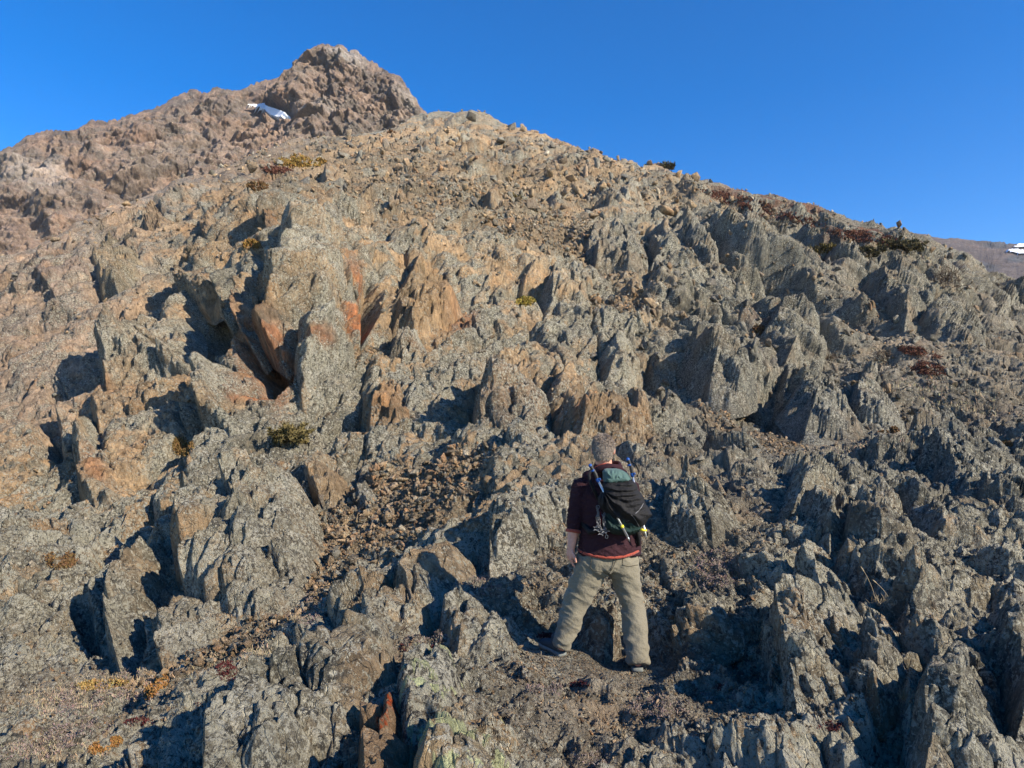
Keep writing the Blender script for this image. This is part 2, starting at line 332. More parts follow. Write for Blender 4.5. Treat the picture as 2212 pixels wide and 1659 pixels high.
def rock_material(name, sc=1.0, lich=1.0, bump=1.0, contrast=1.0, obj=False):
    """sc: texture frequency multiplier (1 = seen from a few metres)"""
    m, nt, b = newmat(name)
    geo = nn(nt, 'ShaderNodeNewGeometry'); pos = geo.outputs['Position']
    at = nn(nt, 'ShaderNodeVertexColor', layer_name='tint')
    # stretched coordinates along the foliation
    mp = nn(nt, 'ShaderNodeMapping'); mp.inputs['Rotation'].default_value = (math.radians(25), math.radians(-35), 0); mp.inputs['Scale'].default_value = (1, 1, .3)
    nt.links.new(pos, mp.inputs[0]); sv = mp.outputs[0]
    n1 = noisen(nt, pos, 3.1*sc, 9, .68); n2 = noisen(nt, sv, 13*sc, 8, .72); n3 = noisen(nt, pos, 24*sc, 7, .75, .4); n4 = noisen(nt, pos, 1.3*sc, 6, .6)
    base = at.outputs[0]
    f = mathn(nt, 'MULTIPLY', ramp(nt, n1, .3, .7, 1-.42*contrast, 1+.42*contrast), ramp(nt, n2, .28, .72, 1-.5*contrast, 1+.5*contrast))
    vm = nn(nt, 'ShaderNodeVectorMath', operation='SCALE'); nt.links.new(base, vm.inputs[0]); nt.links.new(f, vm.inputs['Scale'])
    c = vm.outputs[0]
    # slight ochre / cool drift
    c = mixrgb(nt, ramp(nt, n4, .52, .72, 0, .55), c, mixrgb(nt, 1., c, (1.35,1.02,.72), 'MULTIPLY'))
    c = mixrgb(nt, ramp(nt, noisen(nt, pos, 2.2*sc, 5, .6), .55, .7, 0, .5), c, mixrgb(nt, 1., c, (.86,1.0,1.08), 'MULTIPLY'))
    # lichens : pale crusts and black crusts, amount in alpha
    la = mathn(nt, 'MULTIPLY', at.outputs[1], ramp(nt, noisen(nt, pos, .9*sc, 5, .65, .5), .36, .62, .25, 1.35))
    thr = mathn(nt, 'SUBTRACT', n3, mathn(nt, 'MULTIPLY', la, .125*lich))
    pale = mathn(nt, 'MULTIPLY', ramp(nt, thr, .425, .395, 0, 1), ramp(nt, la, .02, .25, 0, .85))
    n5 = noisen(nt, pos, 9*sc, 8, .75, .3)
    black = mathn(nt, 'MULTIPLY', ramp(nt, mathn(nt, 'SUBTRACT', n5, mathn(nt, 'MULTIPLY', la, .06)), .44, .40, 0, 1), ramp(nt, la, .02, .3, 0, .75))
    c = mixrgb(nt, black, c, (.042,.043,.044))
    c = mixrgb(nt, pale, c, mixrgb(nt, ramp(nt, noisen(nt, pos, 5*sc, 3, .5), .45, .65), (.45,.43,.34), (.58,.55,.45)))
    n6 = noisen(nt, pos, 58*sc, 4, .7, .2); n7 = noisen(nt, pos, 75*sc, 4, .7)
    lg = ramp(nt, la, .0, .6, .25, .9)
    c = mixrgb(nt, mathn(nt, 'MULTIPLY', ramp(nt, n7, .42, .36, 0, 1), lg), c, (.035,.035,.035))
    c = mixrgb(nt, mathn(nt, 'MULTIPLY', ramp(nt, n6, .60, .66, 0, 1), lg), c, (.58,.57,.50))
    nt.links.new(c, b.inputs['Base Color']); b.inputs['Roughness'].default_value = .93; b.inputs['Specular IOR Level'].default_value = .18
    vo = nn(nt, 'ShaderNodeTexVoronoi', feature='DISTANCE_TO_EDGE'); vo.inputs['Scale'].default_value = 5.5*sc; wv = nn(nt, 'ShaderNodeVectorMath', operation='MULTIPLY_ADD')
    nz = nn(nt, 'ShaderNodeTexNoise'); nz.inputs['Scale'].default_value = 3.3*sc; nz.inputs['Detail'].default_value = 5; nt.links.new(pos, nz.inputs['Vector'])
    nt.links.new(nz.outputs['Color'], wv.inputs[0]); wv.inputs[1].default_value = (.35/sc,)*3; nt.links.new(sv, wv.inputs[2]); nt.links.new(wv.outputs[0], vo.inputs['Vector'])
    ckk = ramp(nt, vo.outputs[0], 0, .03, -.5, 0)
    hgt = mathn(nt, 'ADD', mathn(nt, 'ADD', ckk, mathn(nt, 'MULTIPLY', noisen(nt, pos, 58*sc, 4, .7, .2), .7)), mathn(nt, 'ADD', mathn(nt, 'MULTIPLY', n2, 1.2), mathn(nt, 'ADD', mathn(nt, 'MULTIPLY', n1, 1.6), n3)))
    bp = nn(nt, 'ShaderNodeBump'); bp.inputs['Strength'].default_value = bump; bp.inputs['Distance'].default_value = .07/sc
    nt.links.new(hgt, bp.inputs['Height']); nt.links.new(bp.outputs[0], b.inputs['Normal'])
    return m
M_ROCK = rock_material('weathered_rock', 1.0)
M_FAR = rock_material('far_rock', .12, .9, .7, .8)

# ------------------------------------------------------------------ region weights on the near hillside
def regions(x, y):
    w = {}
    right = sm(1250,1500, x+.55*(y-700))            # dark ribs on the right
    w['R'] = right*(1-sm(1000,1150,y)*.25)
    w['N'] = sm(1150,1350,y)*(1-sm(1100,1400,x))
    return w
def rust_mask(x, y):
    rust = blobs(x, y, [(585,800,55,110,8,1),(765,680,26,90,-8,1),(545,720,30,60,0,.6),(700,790,40,14,-10,.8),(880,770,40,16,0,.7),(530,880,20,30,0,.7),(240,860,30,16,0,.5),(560,870,30,30,0,.9),(1000,690,40,30,0,.5),(215,1050,30,30,0,.6),(1245,970,16,16,0,.8)], .6)
    return rust
def hill_colour(x, y, p, tone, crack):
    n = len(x)
    c = np.tile(C_GREY, (n,1)); lich = np.full(n, .62)
    big = fbm(p/4.5, 4, 201); mid = fbm(p/1.3, 4, 205)
    # tan broken rock on the left centre
    tan = blobs(x, y, [(330,620,380,260,0,.9),(60,760,260,280,0,.9),(950,650,170,160,0,.95),(1120,700,160,110,0,.8),(800,900,110,90,0,.8),(1100,840,190,110,0,.75),(1290,900,110,90,0,.95),(560,800,120,160,0,.35),(700,1040,90,80,0,.7),(230,1010,120,80,0,.8),(900,400,500,130,0,.9),(640,440,360,100,-14,.9),(1150,520,260,80,20,.8),(1300,680,170,60,15,.6)], .5)
    tan = np.clip(tan*sm(-.35,.35, mid*1.2+tone*1.6+.05), 0, 1); tan = np.maximum(tan, sm(.14,.22,tone+.25*mid)*sm(1700,1300,x)*sm(1500,1100,y)*.9); tan = np.maximum(tan, sm(.22,.3,tone+.25*mid)*.6)
    c = mixc(c, C_TAN*(.85+.0*tone[:,None]), tan*.9); lich *= 1-.72*tan
    pink = np.maximum(sm(500,150,x)*sm(1050,800,y), sm(720,600,x)*sm(110,10,y-np.interp(x, CREST[:,0], CREST[:,1])))
    c = mixc(c, C_PINK*1.0, pink*.65); lich *= 1-.35*pink
    dark = sm(1200,1750, x+.5*(y-600))*.9*sm(1300,1000,y)
    c = mixc(c, C_DARK*1.12, dark*(.55+.35*sm(-.3,.3,big)))
    lich = lich*(1-.35*dark)
    rust = rust_mask(x, y)
    rust *= sm(-.25,.25,mid+.05)
    c = mixc(c, C_RUST, rust*.85); lich *= 1-rust
    # fresh orange faces in cracks
    fr = crack*sm(.0,.3,mid)*sm(1700,1100,x)*.5
    c = mixc(c, C_TAN*.8, fr)
    # scree
    sc = scree_mask(x, y)
    sc2 = np.clip(sc*sm(-.5,.1,mid+.1), 0, 1)
    c = mixc(c, C_SCREE*.62, sc2*.9); lich *= 1-sc2*.8
    # red brown tundra on the right crest
    red = blobs(x, y, [(1650,440,160,22,17,.9),(1560,400,120,10,17,.6),(1900,515,100,20,12,.8),(1235,320,60,8,15,.6),(1990,790,45,16,15,1),(1985,765,60,12,15,.6),(1780,590,40,16,0,.6),(2150,870,60,20,0,.5),(2060,760,40,20,0,.4),(1690,470,60,20,0,.6),(600,365,36,10,0,.6),(560,400,30,10,0,.5),(1650,725,60,14,10,.5)], .6)*sm(-.3,.15,mid)
    c = mixc(c, np.array((.13,.05,.032)), red*.9); lich *= 1-red
    # soil and turf between crags, right slope and path
    soil = soil_mask(x, y)*sm(-.45,.15,mid*1.1+.12)
    c = mixc(c, C_SOIL*1.15, soil*.85); lich *= 1-.6*soil
    lich = lich+.4*sm(1000,1250,y)*(1-soil)*(1-sc2)
    c = c*(1+.45*tone[:,None]+.35*big[:,None]+.22*mid[:,None])
    return np.concatenate([np.clip(c, .01, .8), np.clip(lich, 0, 1)[:,None]], 1)
def scree_mask(x, y):
    return blobs(x, y, [(860,1120,190,75,-22,1),(980,1040,90,35,-10,.9),(700,1230,170,55,-38,1),(520,1390,170,40,-38,.9),(350,1480,90,25,-20,.6),
        (950,400,420,90,0,.85),(700,350,300,50,0,.6),(1130,500,250,50,22,.95),(1310,680,90,28,12,.9),(1640,930,110,32,26,1),(1560,880,60,30,35,.8),(1500,990,100,30,0,.5),(1900,680,50,30,30,.5),
        (820,770,120,22,-5,.6),(620,660,160,25,-5,.5),(1330,400,330,40,16,.7),(1800,500,200,20,14,.5)], .4)
def soil_mask(x, y):
    return blobs(x, y, [(1380,1530,420,90,0,1),(1250,1430,200,60,0,1),(1500,1350,180,120,20,.9),(1500,1130,220,100,0,.8),(2000,830,280,110,18,.8),(1850,960,240,30,-6,.9),(2150,760,130,90,0,.7),
        (850,1440,160,60,-30,.8),(120,1500,260,60,-12,.8),(1250,1250,260,90,0,.7),(600,1350,200,40,-35,.6),(1800,640,60,30,30,.6),(1650,780,60,30,30,.6),(1500,830,40,60,30,.5),(350,1540,120,40,-30,.5),(1200,1600,500,50,0,.7),(2050,1500,60,60,0,.7)], .4)

# ------------------------------------------------------------------ near hillside mesh
def axis_samples(a, b, fa, fb, step, coarse):
    core = np.arange(fa, fb+step, step)
    def ext(start, end, sgn):
        out = []; s = step; x = start
        while (x-end)*sgn < 0: s = min(s*1.06, coarse); x += sgn*s; out.append(x)
        return out
    return np.array(ext(core[0], a, -1)[::-1]+list(core)+ext(core[-1], b, 1))
STEP = 1.7
def build_hill():
    xs = axis_samples(-900, 3000, -60, 2272, STEP, 22)
    C = len(xs)
    yc = np.interp(xs, CREST[:,0], CREST[:,1])
    nj = noise(np.stack([xs/38, xs*0, xs*0+3.3], -1), 5)*9+noise(np.stack([xs/13, xs*0, xs*0+7.3], -1), 6)*5+noise(np.stack([xs/5, xs*0, xs*0+7.3], -1), 8)*2.5
    yc = yc-nj*sm(500,900,xs)
    R = 1150
    t = np.linspace(0, 1, R)
    y0 = 1680.0
    yy = yc[None,:]+(y0-yc[None,:])*t[:,None]          # crest .. bottom of frame
    ext = np.array([1680+15*k*1.0+1.1*k*k for k in range(1,23)]); ext = ext[ext < 2500]
    yy = np.concatenate([yy, np.repeat(ext[:,None], C, 1)], 0)
    xx = np.repeat(xs[None,:], len(yy), 0)
    D = depth1(xx, yy)
    pts = P(xx, yy, D)
    # land behind the crest falls away, land under and behind the viewer stays level
    back = []
    for k in range(1, 15):
        s = k/14; q = pts[0].copy(); g = D[0]*(.9*s); q[:,0] *= 1+.9*s; q[:,1] += g; q[:,2] += -g*.05-g*.8*s; back.append(q)
    back = np.array(back)[::-1]
    fr = []; last = pts[-1]
    for k in range(1, 22):
        q = last.copy(); q[:,1] = last[:,1]-k*k*.05; q[:,0] = last[:,0]*(1+k*.12); q[:,2] = last[:,2]*1.0-.005*k; fr.append(q)
    pts = np.concatenate([back, pts, np.array(fr)], 0)
    nb = len(back); nf = len(fr)
    xx = np.concatenate([np.repeat(xx[:1], nb, 0), xx, np.repeat(xx[-1:], nf, 0)], 0)
    yy = np.concatenate([np.repeat(yy[:1], nb, 0), yy, np.repeat(yy[-1:], nf, 0)], 0)
    DD = np.concatenate([np.repeat(D[:1], nb, 0), D, np.repeat(D[-1:], nf, 0)], 0)
    Rr = len(yy)
    du = np.gradient(pts, axis=1); dv = np.gradient(pts, axis=0)
    nrm = np.cross(dv, du); nrm /= np.linalg.norm(nrm, axis=2, keepdims=True)+1e-12
    sgn = np.sign((nrm*np.array((0,-.6,.8))).sum(2, keepdims=True)); nrm *= np.where(sgn == 0, 1, sgn)
    # blur normals
    for _ in range(3):
        nrm[1:-1] = (nrm[:-2]+nrm[1:-1]*2+nrm[2:])/4; nrm[:,1:-1] = (nrm[:,:-2]+nrm[:,1:-1]*2+nrm[:,2:])/4
    nrm /= np.linalg.norm(nrm, axis=2, keepdims=True)
    p = pts.reshape(-1,3); n = nrm.reshape(-1,3); x = xx.ravel(); y = yy.ravel(); d = DD.ravel()
    rs = np.linalg.norm(dv, axis=2); rs[:, 1:-1] = (rs[:, :-2]+rs[:, 2:])/2; px = np.maximum(d/FPX, (rs.ravel()*.75*d/FPX)**.5)
    w = regions(x, y); sc = scree_mask(x, y); so = soil_mask(x, y)
    crag = 1-np.clip(sc*(.75-.42*sm(620,520,y))+.8*so, 0, .92)
    crag = crag*(1+.45*sm(1200,1600,x+.5*(y-700)))
    flat = blobs(x, y, [(1240,1420,110,55,0,1),(1390,1460,70,50,0,1)], .4)
    h, tone, crack = rock_relief(p, px, w['R'], w['N'], crag, 3, maxL=230, d=d)
    h = h*(.3+.7*sm(0, 70, y-np.interp(x, CREST[:,0], CREST[:,1])))+placed(x, y, p, d)
    und = fbm(p/np.array((7.,7.,7.)), 3, 77)*sm(6,16,d)*.9+fbm(p/2.2, 3, 79)*.15
    fine = (-np.abs(fbm(p/.16, 4, 83, .6))*.06+.01)*sm(12,5,d)+(.03-np.abs(fbm(p/.7, 4, 87, .6))*.16)*sm(40,15,d)+fbm(p/2.6,3,89,.6)*.3*sm(14,30,d)
    edge = sm(0, 10, (yy-np.concatenate([np.repeat(yy[:1]-0, nb, 0), np.repeat(yc[None], len(yy)-nb, 0)],0)).ravel())
    tot = (h+und*(.4+.6*crag)+fine)*(1-.93*flat)*(.25+.75*edge)
    p2 = p+n*tot[:,None]
    for fx, fy, fz, fr_ in FEET:
        r = np.hypot(p2[:,0]-fx, (p2[:,1]-fy)*.8); wq = (1-sm(fr_, fr_+.22, r))*(p2[:,1] > 3.5); tz = fz-.004+np.clip((p2[:,2]-fz)*.08, -.02, .012)
        p2[:,2] = p2[:,2]*(1-wq)+np.minimum(p2[:,2], tz)*wq*.0+tz*wq
    col = hill_colour(x, y, p, tone, crack)
    o = mesh_np('hillside', p2, gridquads(Rr, C), mat=M_ROCK, col=col)
    tag(o, kind='structure')
    vis = (x > -60) & (x < 2290) & (y < 1720); vis &= (np.repeat((np.arange(Rr) >= nb)[:,None], C, 1).ravel())
    return dict(p=p2, n=n, x=x, y=y, d=d, vis=vis, C=C)
_z = lambda zx, zy, dy: P(1134+zx*.3743, 891+zy*.3743, 5.35+dy)
_a = _z(216,1408,.02); _b = _z(650,1500,-.13)
FEET = [(_a[0]-.07, _a[1]+.11, _a[2], .20), (_b[0]+.01, _b[1]+.12, _b[2], .20)]
HILL = build_hill()

# ------------------------------------------------------------------ mountain behind (peak and left ridge)
SKY2 = np.array([(-900,520),(-300,410),(-50,350),(0,333),(40,310),(90,291),(110,285),(150,286),(190,273),(200,267),(215,269),(240,266),(270,258),(300,246),(312,237),(330,237),(350,228),(385,208),(400,203),(412,197),(425,196),(436,203),(455,200),(460,190),(470,187),(478,197),(500,198),(520,196),(540,183),(560,181),(580,181),(600,173),(618,172),(630,160),(640,142),(650,125),(662,118),(675,108),(700,100),(720,103),(735,107),(755,118),(770,122),(780,130),(795,136),(803,133),(812,142),(830,150),(850,165),(865,175),(880,190),(888,205),(900,222),(920,243),(960,280),(1020,330),(1200,420),(1500,560)], float)
CTL2 = np.array([(-600,440,150),(-300,420,156),(0,340,160),(150,290,166),(330,240,172),(470,195,176),(540,190,180),(610,180,184),(700,100,184),(640,200,172),(800,140,178),(880,195,170),(920,243,166),(1100,380,160),
 (580,252,178),(540,256,172),(640,262,163),(700,250,166),(780,250,164),(860,250,163),(650,310,154),(760,300,156),(560,320,158),(450,300,160),(300,330,152),(150,400,142),(0,450,136),(-300,600,124),
 (450,400,140),(300,450,130),(150,520,120),(0,600,112),(-600,900,95),(700,400,140),(900,400,140),(1500,700,130),(400,700,110),(800,700,118)], float)
FIT2 = tps_fit(CTL2)
def build_mountain():
    xs = axis_samples(-900, 1300, -60, 960, 1.6, 22); C = len(xs)
    yc = np.interp(xs, SKY2[:,0], SKY2[:,1])
    yc = yc-(noise(np.stack([xs/17, xs*0, xs*0+3.3], -1), 15)*7+noise(np.stack([xs/6, xs*0, xs*0+7.3], -1), 16)*5)
    R = 430; t = np.linspace(0, 1, R)
    yb = np.interp(xs, CREST[:,0], CREST[:,1])+330; yb = np.maximum(yb, yc+30)
    yy = yc[None]+(yb-yc)[None]*t[:,None]; xx = np.repeat(xs[None], R, 0)
    D = tps_eval(FIT2, xx, yy); pts = P(xx, yy, D)
    back = []
    for k in range(1, 11):
        s = k/10; q = pts[0].copy(); q[:,1] += 90*s; q[:,0] *= 1+.3*s; q[:,2] -= 12*s+70*s*s; back.append(q)
    nb = len(back); pts = np.concatenate([np.array(back)[::-1], pts], 0)
    xx = np.concatenate([np.repeat(xx[:1], nb, 0), xx]); yy = np.concatenate([np.repeat(yy[:1], nb, 0), yy]); D = np.concatenate([np.repeat(D[:1], nb, 0), D])
    du = np.gradient(pts, axis=1); dv = np.gradient(pts, axis=0)
    nrm = np.cross(dv, du); nrm /= np.linalg.norm(nrm, axis=2, keepdims=True)+1e-12
    sgn = np.sign((nrm*np.array((0,-.6,.8))).sum(2, keepdims=True)); nrm *= np.where(sgn == 0, 1, sgn)
    for _ in range(6):
        nrm[1:-1] = (nrm[:-2]+nrm[1:-1]*2+nrm[2:])/4; nrm[:,1:-1] = (nrm[:,:-2]+nrm[:,1:-1]*2+nrm[:,2:])/4
    nrm /= np.linalg.norm(nrm, axis=2, keepdims=True)
    p = pts.reshape(-1,3); n = nrm.reshape(-1,3); x = xx.ravel(); y = yy.ravel(); d = D.ravel()
    h = 0; tone = 0
    FRM = rot_frame((.25,.1,.95))
    for k, (L, amp) in enumerate(((42,.08),(18,.20),(7.5,.19),(3.2,.19),(1.4,.17),(.7,.14))):
        v = blocks(p, L, FRM, 300+k, (.42,1.15,.9), 3.6)
        h = h+L*amp*2.6*v[:,0]; tone = tone+(v[:,1]-.5)*.35
    h = h*.8-2.2+fbm(p/5., 4, 340, .6)*1.6+fbm(p/1.6, 3, 344, .6)*.5
    peak = blobs(x, y, [(760,210,150,120,0,1)], .4)
    edge = sm(0, 38, (yy-np.repeat(yc[None], len(yy), 0)).ravel())
    snow = blobs(x, y, [(585,248,66,22,10,1)], .35)
    out = np.array((0,0,EYE))-p; out /= np.linalg.norm(out, axis=1)[:,None]; out = out*.65+n*.55; out /= np.linalg.norm(out, axis=1)[:,None]
    p2 = p+out*(h*(.22+.78*edge)*(1-1.*snow)*(1.15+.55*peak))[:,None]
    big = fbm(p/16., 4, 350); mid = fbm(p/5., 4, 355)
    c = np.tile(np.array((.215,.155,.122)), (len(x),1))
    c = mixc(c, np.array((.175,.145,.12)), sm(-.2,.4,big)*.8)
    c = mixc(c, np.array((.30,.215,.16)), sm(.05,.5,mid)*.5)
    c = mixc(c, np.array((.15,.14,.13)), sm(.1,.5,-mid-tone)*.5)
    pale = blobs(x, y, [(750,135,40,20,25,.9),(90,400,80,40,20,.7),(880,215,30,18,30,.6),(700,265,40,16,0,.5),(760,150,20,12,0,.5)], .5)
    c = mixc(c, np.array((.40,.37,.34)), pale*.6)
    c = c*(1+.3*tone[:,None]+.2*mid[:,None])
    o = mesh_np('mountain', p2, gridquads(len(yy), C), mat=M_FAR, col=np.concatenate([np.clip(c,.01,.8), np.full((len(x),1), .12)], 1))
    tag(o, kind='structure')
    return dict(p=p2, n=n, x=x, y=y, C=C)
MOUNT = build_mountain()

# ------------------------------------------------------------------ far hill on the right
SKY3 = np.array([(1700,470),(1900,495),(1990,505),(2040,516),(2070,515),(2100,520),(2128,519),(2145,527),(2160,521),(2176,526),(2212,526),(2300,520),(2600,560),(3200,640)], float)
def build_far():
    xs = axis_samples(1700, 3200, 1960, 2260, 1.6, 20); C = len(xs)
    yc = np.interp(xs, SKY3[:,0], SKY3[:,1])-noise(np.stack([xs/8, xs*0, xs*0+3.3], -1), 25)*2
    R = 130; t = np.linspace(0, 1, R); yy = yc[None]+(820-yc)[None]*t[:,None]; xx = np.repeat(xs[None], R, 0)
    ta = np.clip((yy-500)/320, 0, 1); D = 330*(1-ta)**1.4+70
    pts = P(xx, yy, D)
    back = []
    for k in range(1, 8):
        s = k/7; q = pts[0].copy(); q[:,1] += 160*s; q[:,2] -= 10*s+110*s*s; back.append(q)
    nb = len(back); pts = np.concatenate([np.array(back)[::-1], pts], 0)
    xx = np.concatenate([np.repeat(xx[:1], nb, 0), xx]); yy = np.concatenate([np.repeat(yy[:1], nb, 0), yy])
    p = pts.reshape(-1,3); x = xx.ravel(); y = yy.ravel()
    mid = fbm(p/9., 5, 401, .6)
    rk = blobs(x, y, [(2110,575,50,12,5,1),(2195,560,20,8,0,1),(2150,530,30,8,0,1),(2060,600,40,14,0,.6)], .4)
    v = blocks(p, 6, rot_frame((.2,.1,.95)), 410)
    p2 = p.copy(); p2[:,2] += mid*.9+rk*(v[:,0]-.2)*1.5
    c = np.tile(np.array((.125,.10,.09)), (len(x),1)); c = mixc(c, np.array((.085,.085,.09)), rk); c = c*(1+.5*mid[:,None])
    o = mesh_np('far_hill', p2, gridquads(len(yy), C), mat=M_FAR, col=np.concatenate([np.clip(c,.01,.8), np.full((len(x),1), .0)], 1))
    tag(o, kind='structure')
    return dict(p=p2, x=x, y=y, C=C, D=p[:,1])
FARH = build_far()

# ------------------------------------------------------------------ outcrop meshes
LOOK = {'grey':(C_GREY,.75),'tan':(C_TAN*.85,.25),'olive':(np.array((.25,.20,.115)),.35),'pink':(C_PINK,.2),'orange':(np.array((.38,.22,.11)),.12),'brown':(np.array((.20,.145,.105)),.5),'dark':(C_DARK*1.15,.55),'black':(np.array((.10,.095,.08)),1.0),'lichen':(np.array((.42,.32,.19)),.8)}
def hill_normal(x, y):
    e = 3.; a = P(x+e, y, depth1(x+e, y))-P(x-e, y, depth1(x-e, y)); b = P(x, y-e, depth1(x, y-e))-P(x, y+e, depth1(x, y+e))
    n = np.cross(a, b); n /= np.linalg.norm(n, axis=-1, keepdims=True); return n
def build_crag(k, poly, H, look, label):
    H = H*(1.1 if k in (0,1,2,4,5,7,12,13,18) else .66); pl = np.array(poly, float); pad = 14; st = 1.5
    cc = pl.mean(0); q0 = P(*cc, depth1(*cc)); n0 = hill_normal(*cc); x0, y0, _ = proj(q0); x1, y1, _ = proj(q0+n0*H*.6)
    poly = [(a-(x1-x0), b-(y1-y0)*.8) for a, b in poly]; pl = np.array(poly, float)
    xs = np.arange(pl[:,0].min()-pad, pl[:,0].max()+pad, st); ys = np.arange(pl[:,1].min()-pad, pl[:,1].max()+pad, st)
    xx, yy = np.meshgrid(xs, ys); x = xx.ravel(); y = yy.ravel()
    D = depth1(x, y); p = P(x, y, D); px = D/FPX
    # outline distance, roughened in world space
    jx = fbm(p/np.maximum(D,1)[:,None]*26, 3, 61)*8; jy = fbm(p/np.maximum(D,1)[:,None]*26+40, 3, 62)*8
    sd, sl = sdpoly(x+jx, y+jy, poly)
    sp = sl*1.0
    for _ in range(4):
        s2 = sp.reshape(xx.shape); s2[1:-1,1:-1] = (s2[:-2,1:-1]+s2[2:,1:-1]+s2[1:-1,:-2]+s2[1:-1,2:]+s2[1:-1,1:-1])/5
        sp = s2.ravel()
    n = hill_normal(xx, yy).reshape(-1,3)
    c = pl.mean(0); w = (pl.max(0)-pl.min(0))/2
    rg = np.random.default_rng(100+k)
    u = (x-c[0])/w[0]; v = (y-c[1])/w[1]
    top = H*(1-.28*u+rg.uniform(-.12,.12)*v)
    top2 = H*(1.05+.35*u+.25*v+rg.uniform(-.1,.1)); top3 = H*(1.0-.1*u-.5*v)
    tp = np.minimum(np.minimum(top, top2+.12*H), top3+.2*H)
    f = np.minimum(tp, sd*px*sp)
    f = np.where(sd < 0, np.maximum(sd*px*3.5, -.35*H-.1), f)
    reg = regions(x, y)
    h, tone, crack = rock_relief(p, px, reg['R'], reg['N'], np.ones(len(x)), 703+(k % 3)*20, maxL=float(min(w)*1.7))
    h = h*1.35+fbm(p/(px*60)[:,None].mean(), 4, 711, .6)*px*11
    p2 = p+n*(f+h*sm(-6, 14, sd))[:,None]
    base, li = LOOK[look]
    mid = fbm(p/1.1+k, 4, 720); fine = fbm(p/.35+k, 3, 724)
    col = np.tile(base, (len(x),1)); lich = np.full(len(x), li)
    hc = hill_colour(x, y, p, tone, crack)
    side = sm(.05,.4, mid+.25*fine)
    rw = np.clip(rust_mask(x, y)*1.3, 0, .9)*sm(-.3,.1,mid); col = mixc(col, hc[:,:3], np.maximum(.4, rw))
    if look in ('grey','dark','lichen','black'):
        col = mixc(col, C_TAN*.8, side*(.5 if look != 'dark' else .2)); lich = lich*(1-.5*side)
    else:
        col = mixc(col, C_GREY, side*.4); lich = lich+.3*side
    edge = np.clip(1-sd*px/(.5*H+.02), 0, 1)*(sl > 2)
    col = mixc(col, col*np.array((1.05,.9,.75)), edge*.4); lich = lich*(1-.3*edge)
    lich = lich*(1-rw)
    if k == ORANGE: 
        o_ = np.maximum(blob(x,y,850,1560,20,14,-40), blob(x,y,828,1590,16,20,30))*sm(-.06,.04,fbm(p/.03,4,731,.7)+.03); col = mixc(col, np.array((.50,.10,.03)), np.clip(o_*1.5,0,1)); lich *= 1-np.clip(o_*1.5,0,1)
    if look in ('black','lichen'):
        yl = sm(.12,.2,fbm(p/.16,5,733,.65)); col = mixc(col, np.array((.45,.48,.27)), yl*.9); lich *= 1-yl*.9
        bk = sm(.02,.08,fbm(p/.12+7,5,737,.65)); col = mixc(col, np.array((.035,.035,.037)), bk*(1-yl)*(.8 if look == 'black' else .4)); 
    col = col*(1+.35*tone[:,None]+.25*mid[:,None])
    keep = (sd > -11).reshape(xx.shape)
    q = gridquads(*xx.shape, flip=False); kk = keep.ravel(); q = q[kk[q].all(1)]
    used = np.unique(q); mp = np.full(len(x), -1); mp[used] = np.arange(len(used))
    o = mesh_np('rock_outcrop', p2[used], mp[q], mat=M_ROCK, col=np.concatenate([np.clip(col,.01,.8), np.clip(lich,0,1)[:,None]], 1)[used])
    return tag(o, label, 'outcrop', 'outcrops standing out of the hillside')
ORANGE = [i for i, c in enumerate(CRAGS) if 'bright orange patch' in c[3]][0]
for k, c in enumerate(CRAGS): build_crag(k, *c)

# ------------------------------------------------------------------ loose stones
def stone_template(seed, el=(1,1,1), npt=9):
    rg = np.random.default_rng(seed); v = rg.normal(size=(npt,3)); v /= np.linalg.norm(v, axis=1)[:,None]; v *= rg.uniform(.75,1.1,(npt,1))*np.array(el)
    bm = bmesh.new()
    for q in v: bm.verts.new(q)
    r = bmesh.ops.convex_hull(bm, input=bm.verts)
    bmesh.ops.delete(bm, geom=[g for g in r['geom_interior'] if isinstance(g, bmesh.types.BMVert)], context='VERTS')
    bmesh.ops.bevel(bm, geom=bm.edges[:], offset=.02, segments=1, affect='EDGES')
    bmesh.ops.triangulate(bm, faces=bm.faces[:]); bm.verts.ensure_lookup_table(); bm.verts.index_update()
    V = np.array([q.co[:] for q in bm.verts]); T = np.array([[w.index for w in f.verts] for f in bm.faces]); bm.free()
    return V, T
TPL = [stone_template(20+i, el) for i, el in enumerate([(1,.8,.45),(1,.7,.35),(.9,.8,.6),(1.1,.6,.4),(1,.9,.35),(1,.6,.55),(1.2,.7,.25),(.8,.7,.6)])]
SHT = [stone_template(60+i, el, 11) for i, el in enumerate([(.7,.5,1.),(.9,.35,1.),(.6,.6,.9),(1.,.4,.8),(.55,.4,1.2)])]
STONE_COLS = np.array([(.33,.235,.14),(.25,.18,.115),(.38,.27,.17),(.19,.15,.11),(.21,.195,.16),(.15,.135,.115),(.37,.22,.12),(.42,.36,.27)])
def rand_rot(rg, tilt=None):
    if tilt is None:
        q = rg.normal(size=4); q /= np.linalg.norm(q); return np.array(Quaternion(q).to_matrix())
    return np.array((Matrix.Rotation(rg.normal()*tilt-.18, 3, 'Y') @ Matrix.Rotation(rg.normal()*tilt, 3, 'X') @ Matrix.Rotation(rg.uniform(0, 6.28), 3, 'Z')))
STONES = []     # (position, size, template, rotation, colour index, apparent size, zone)
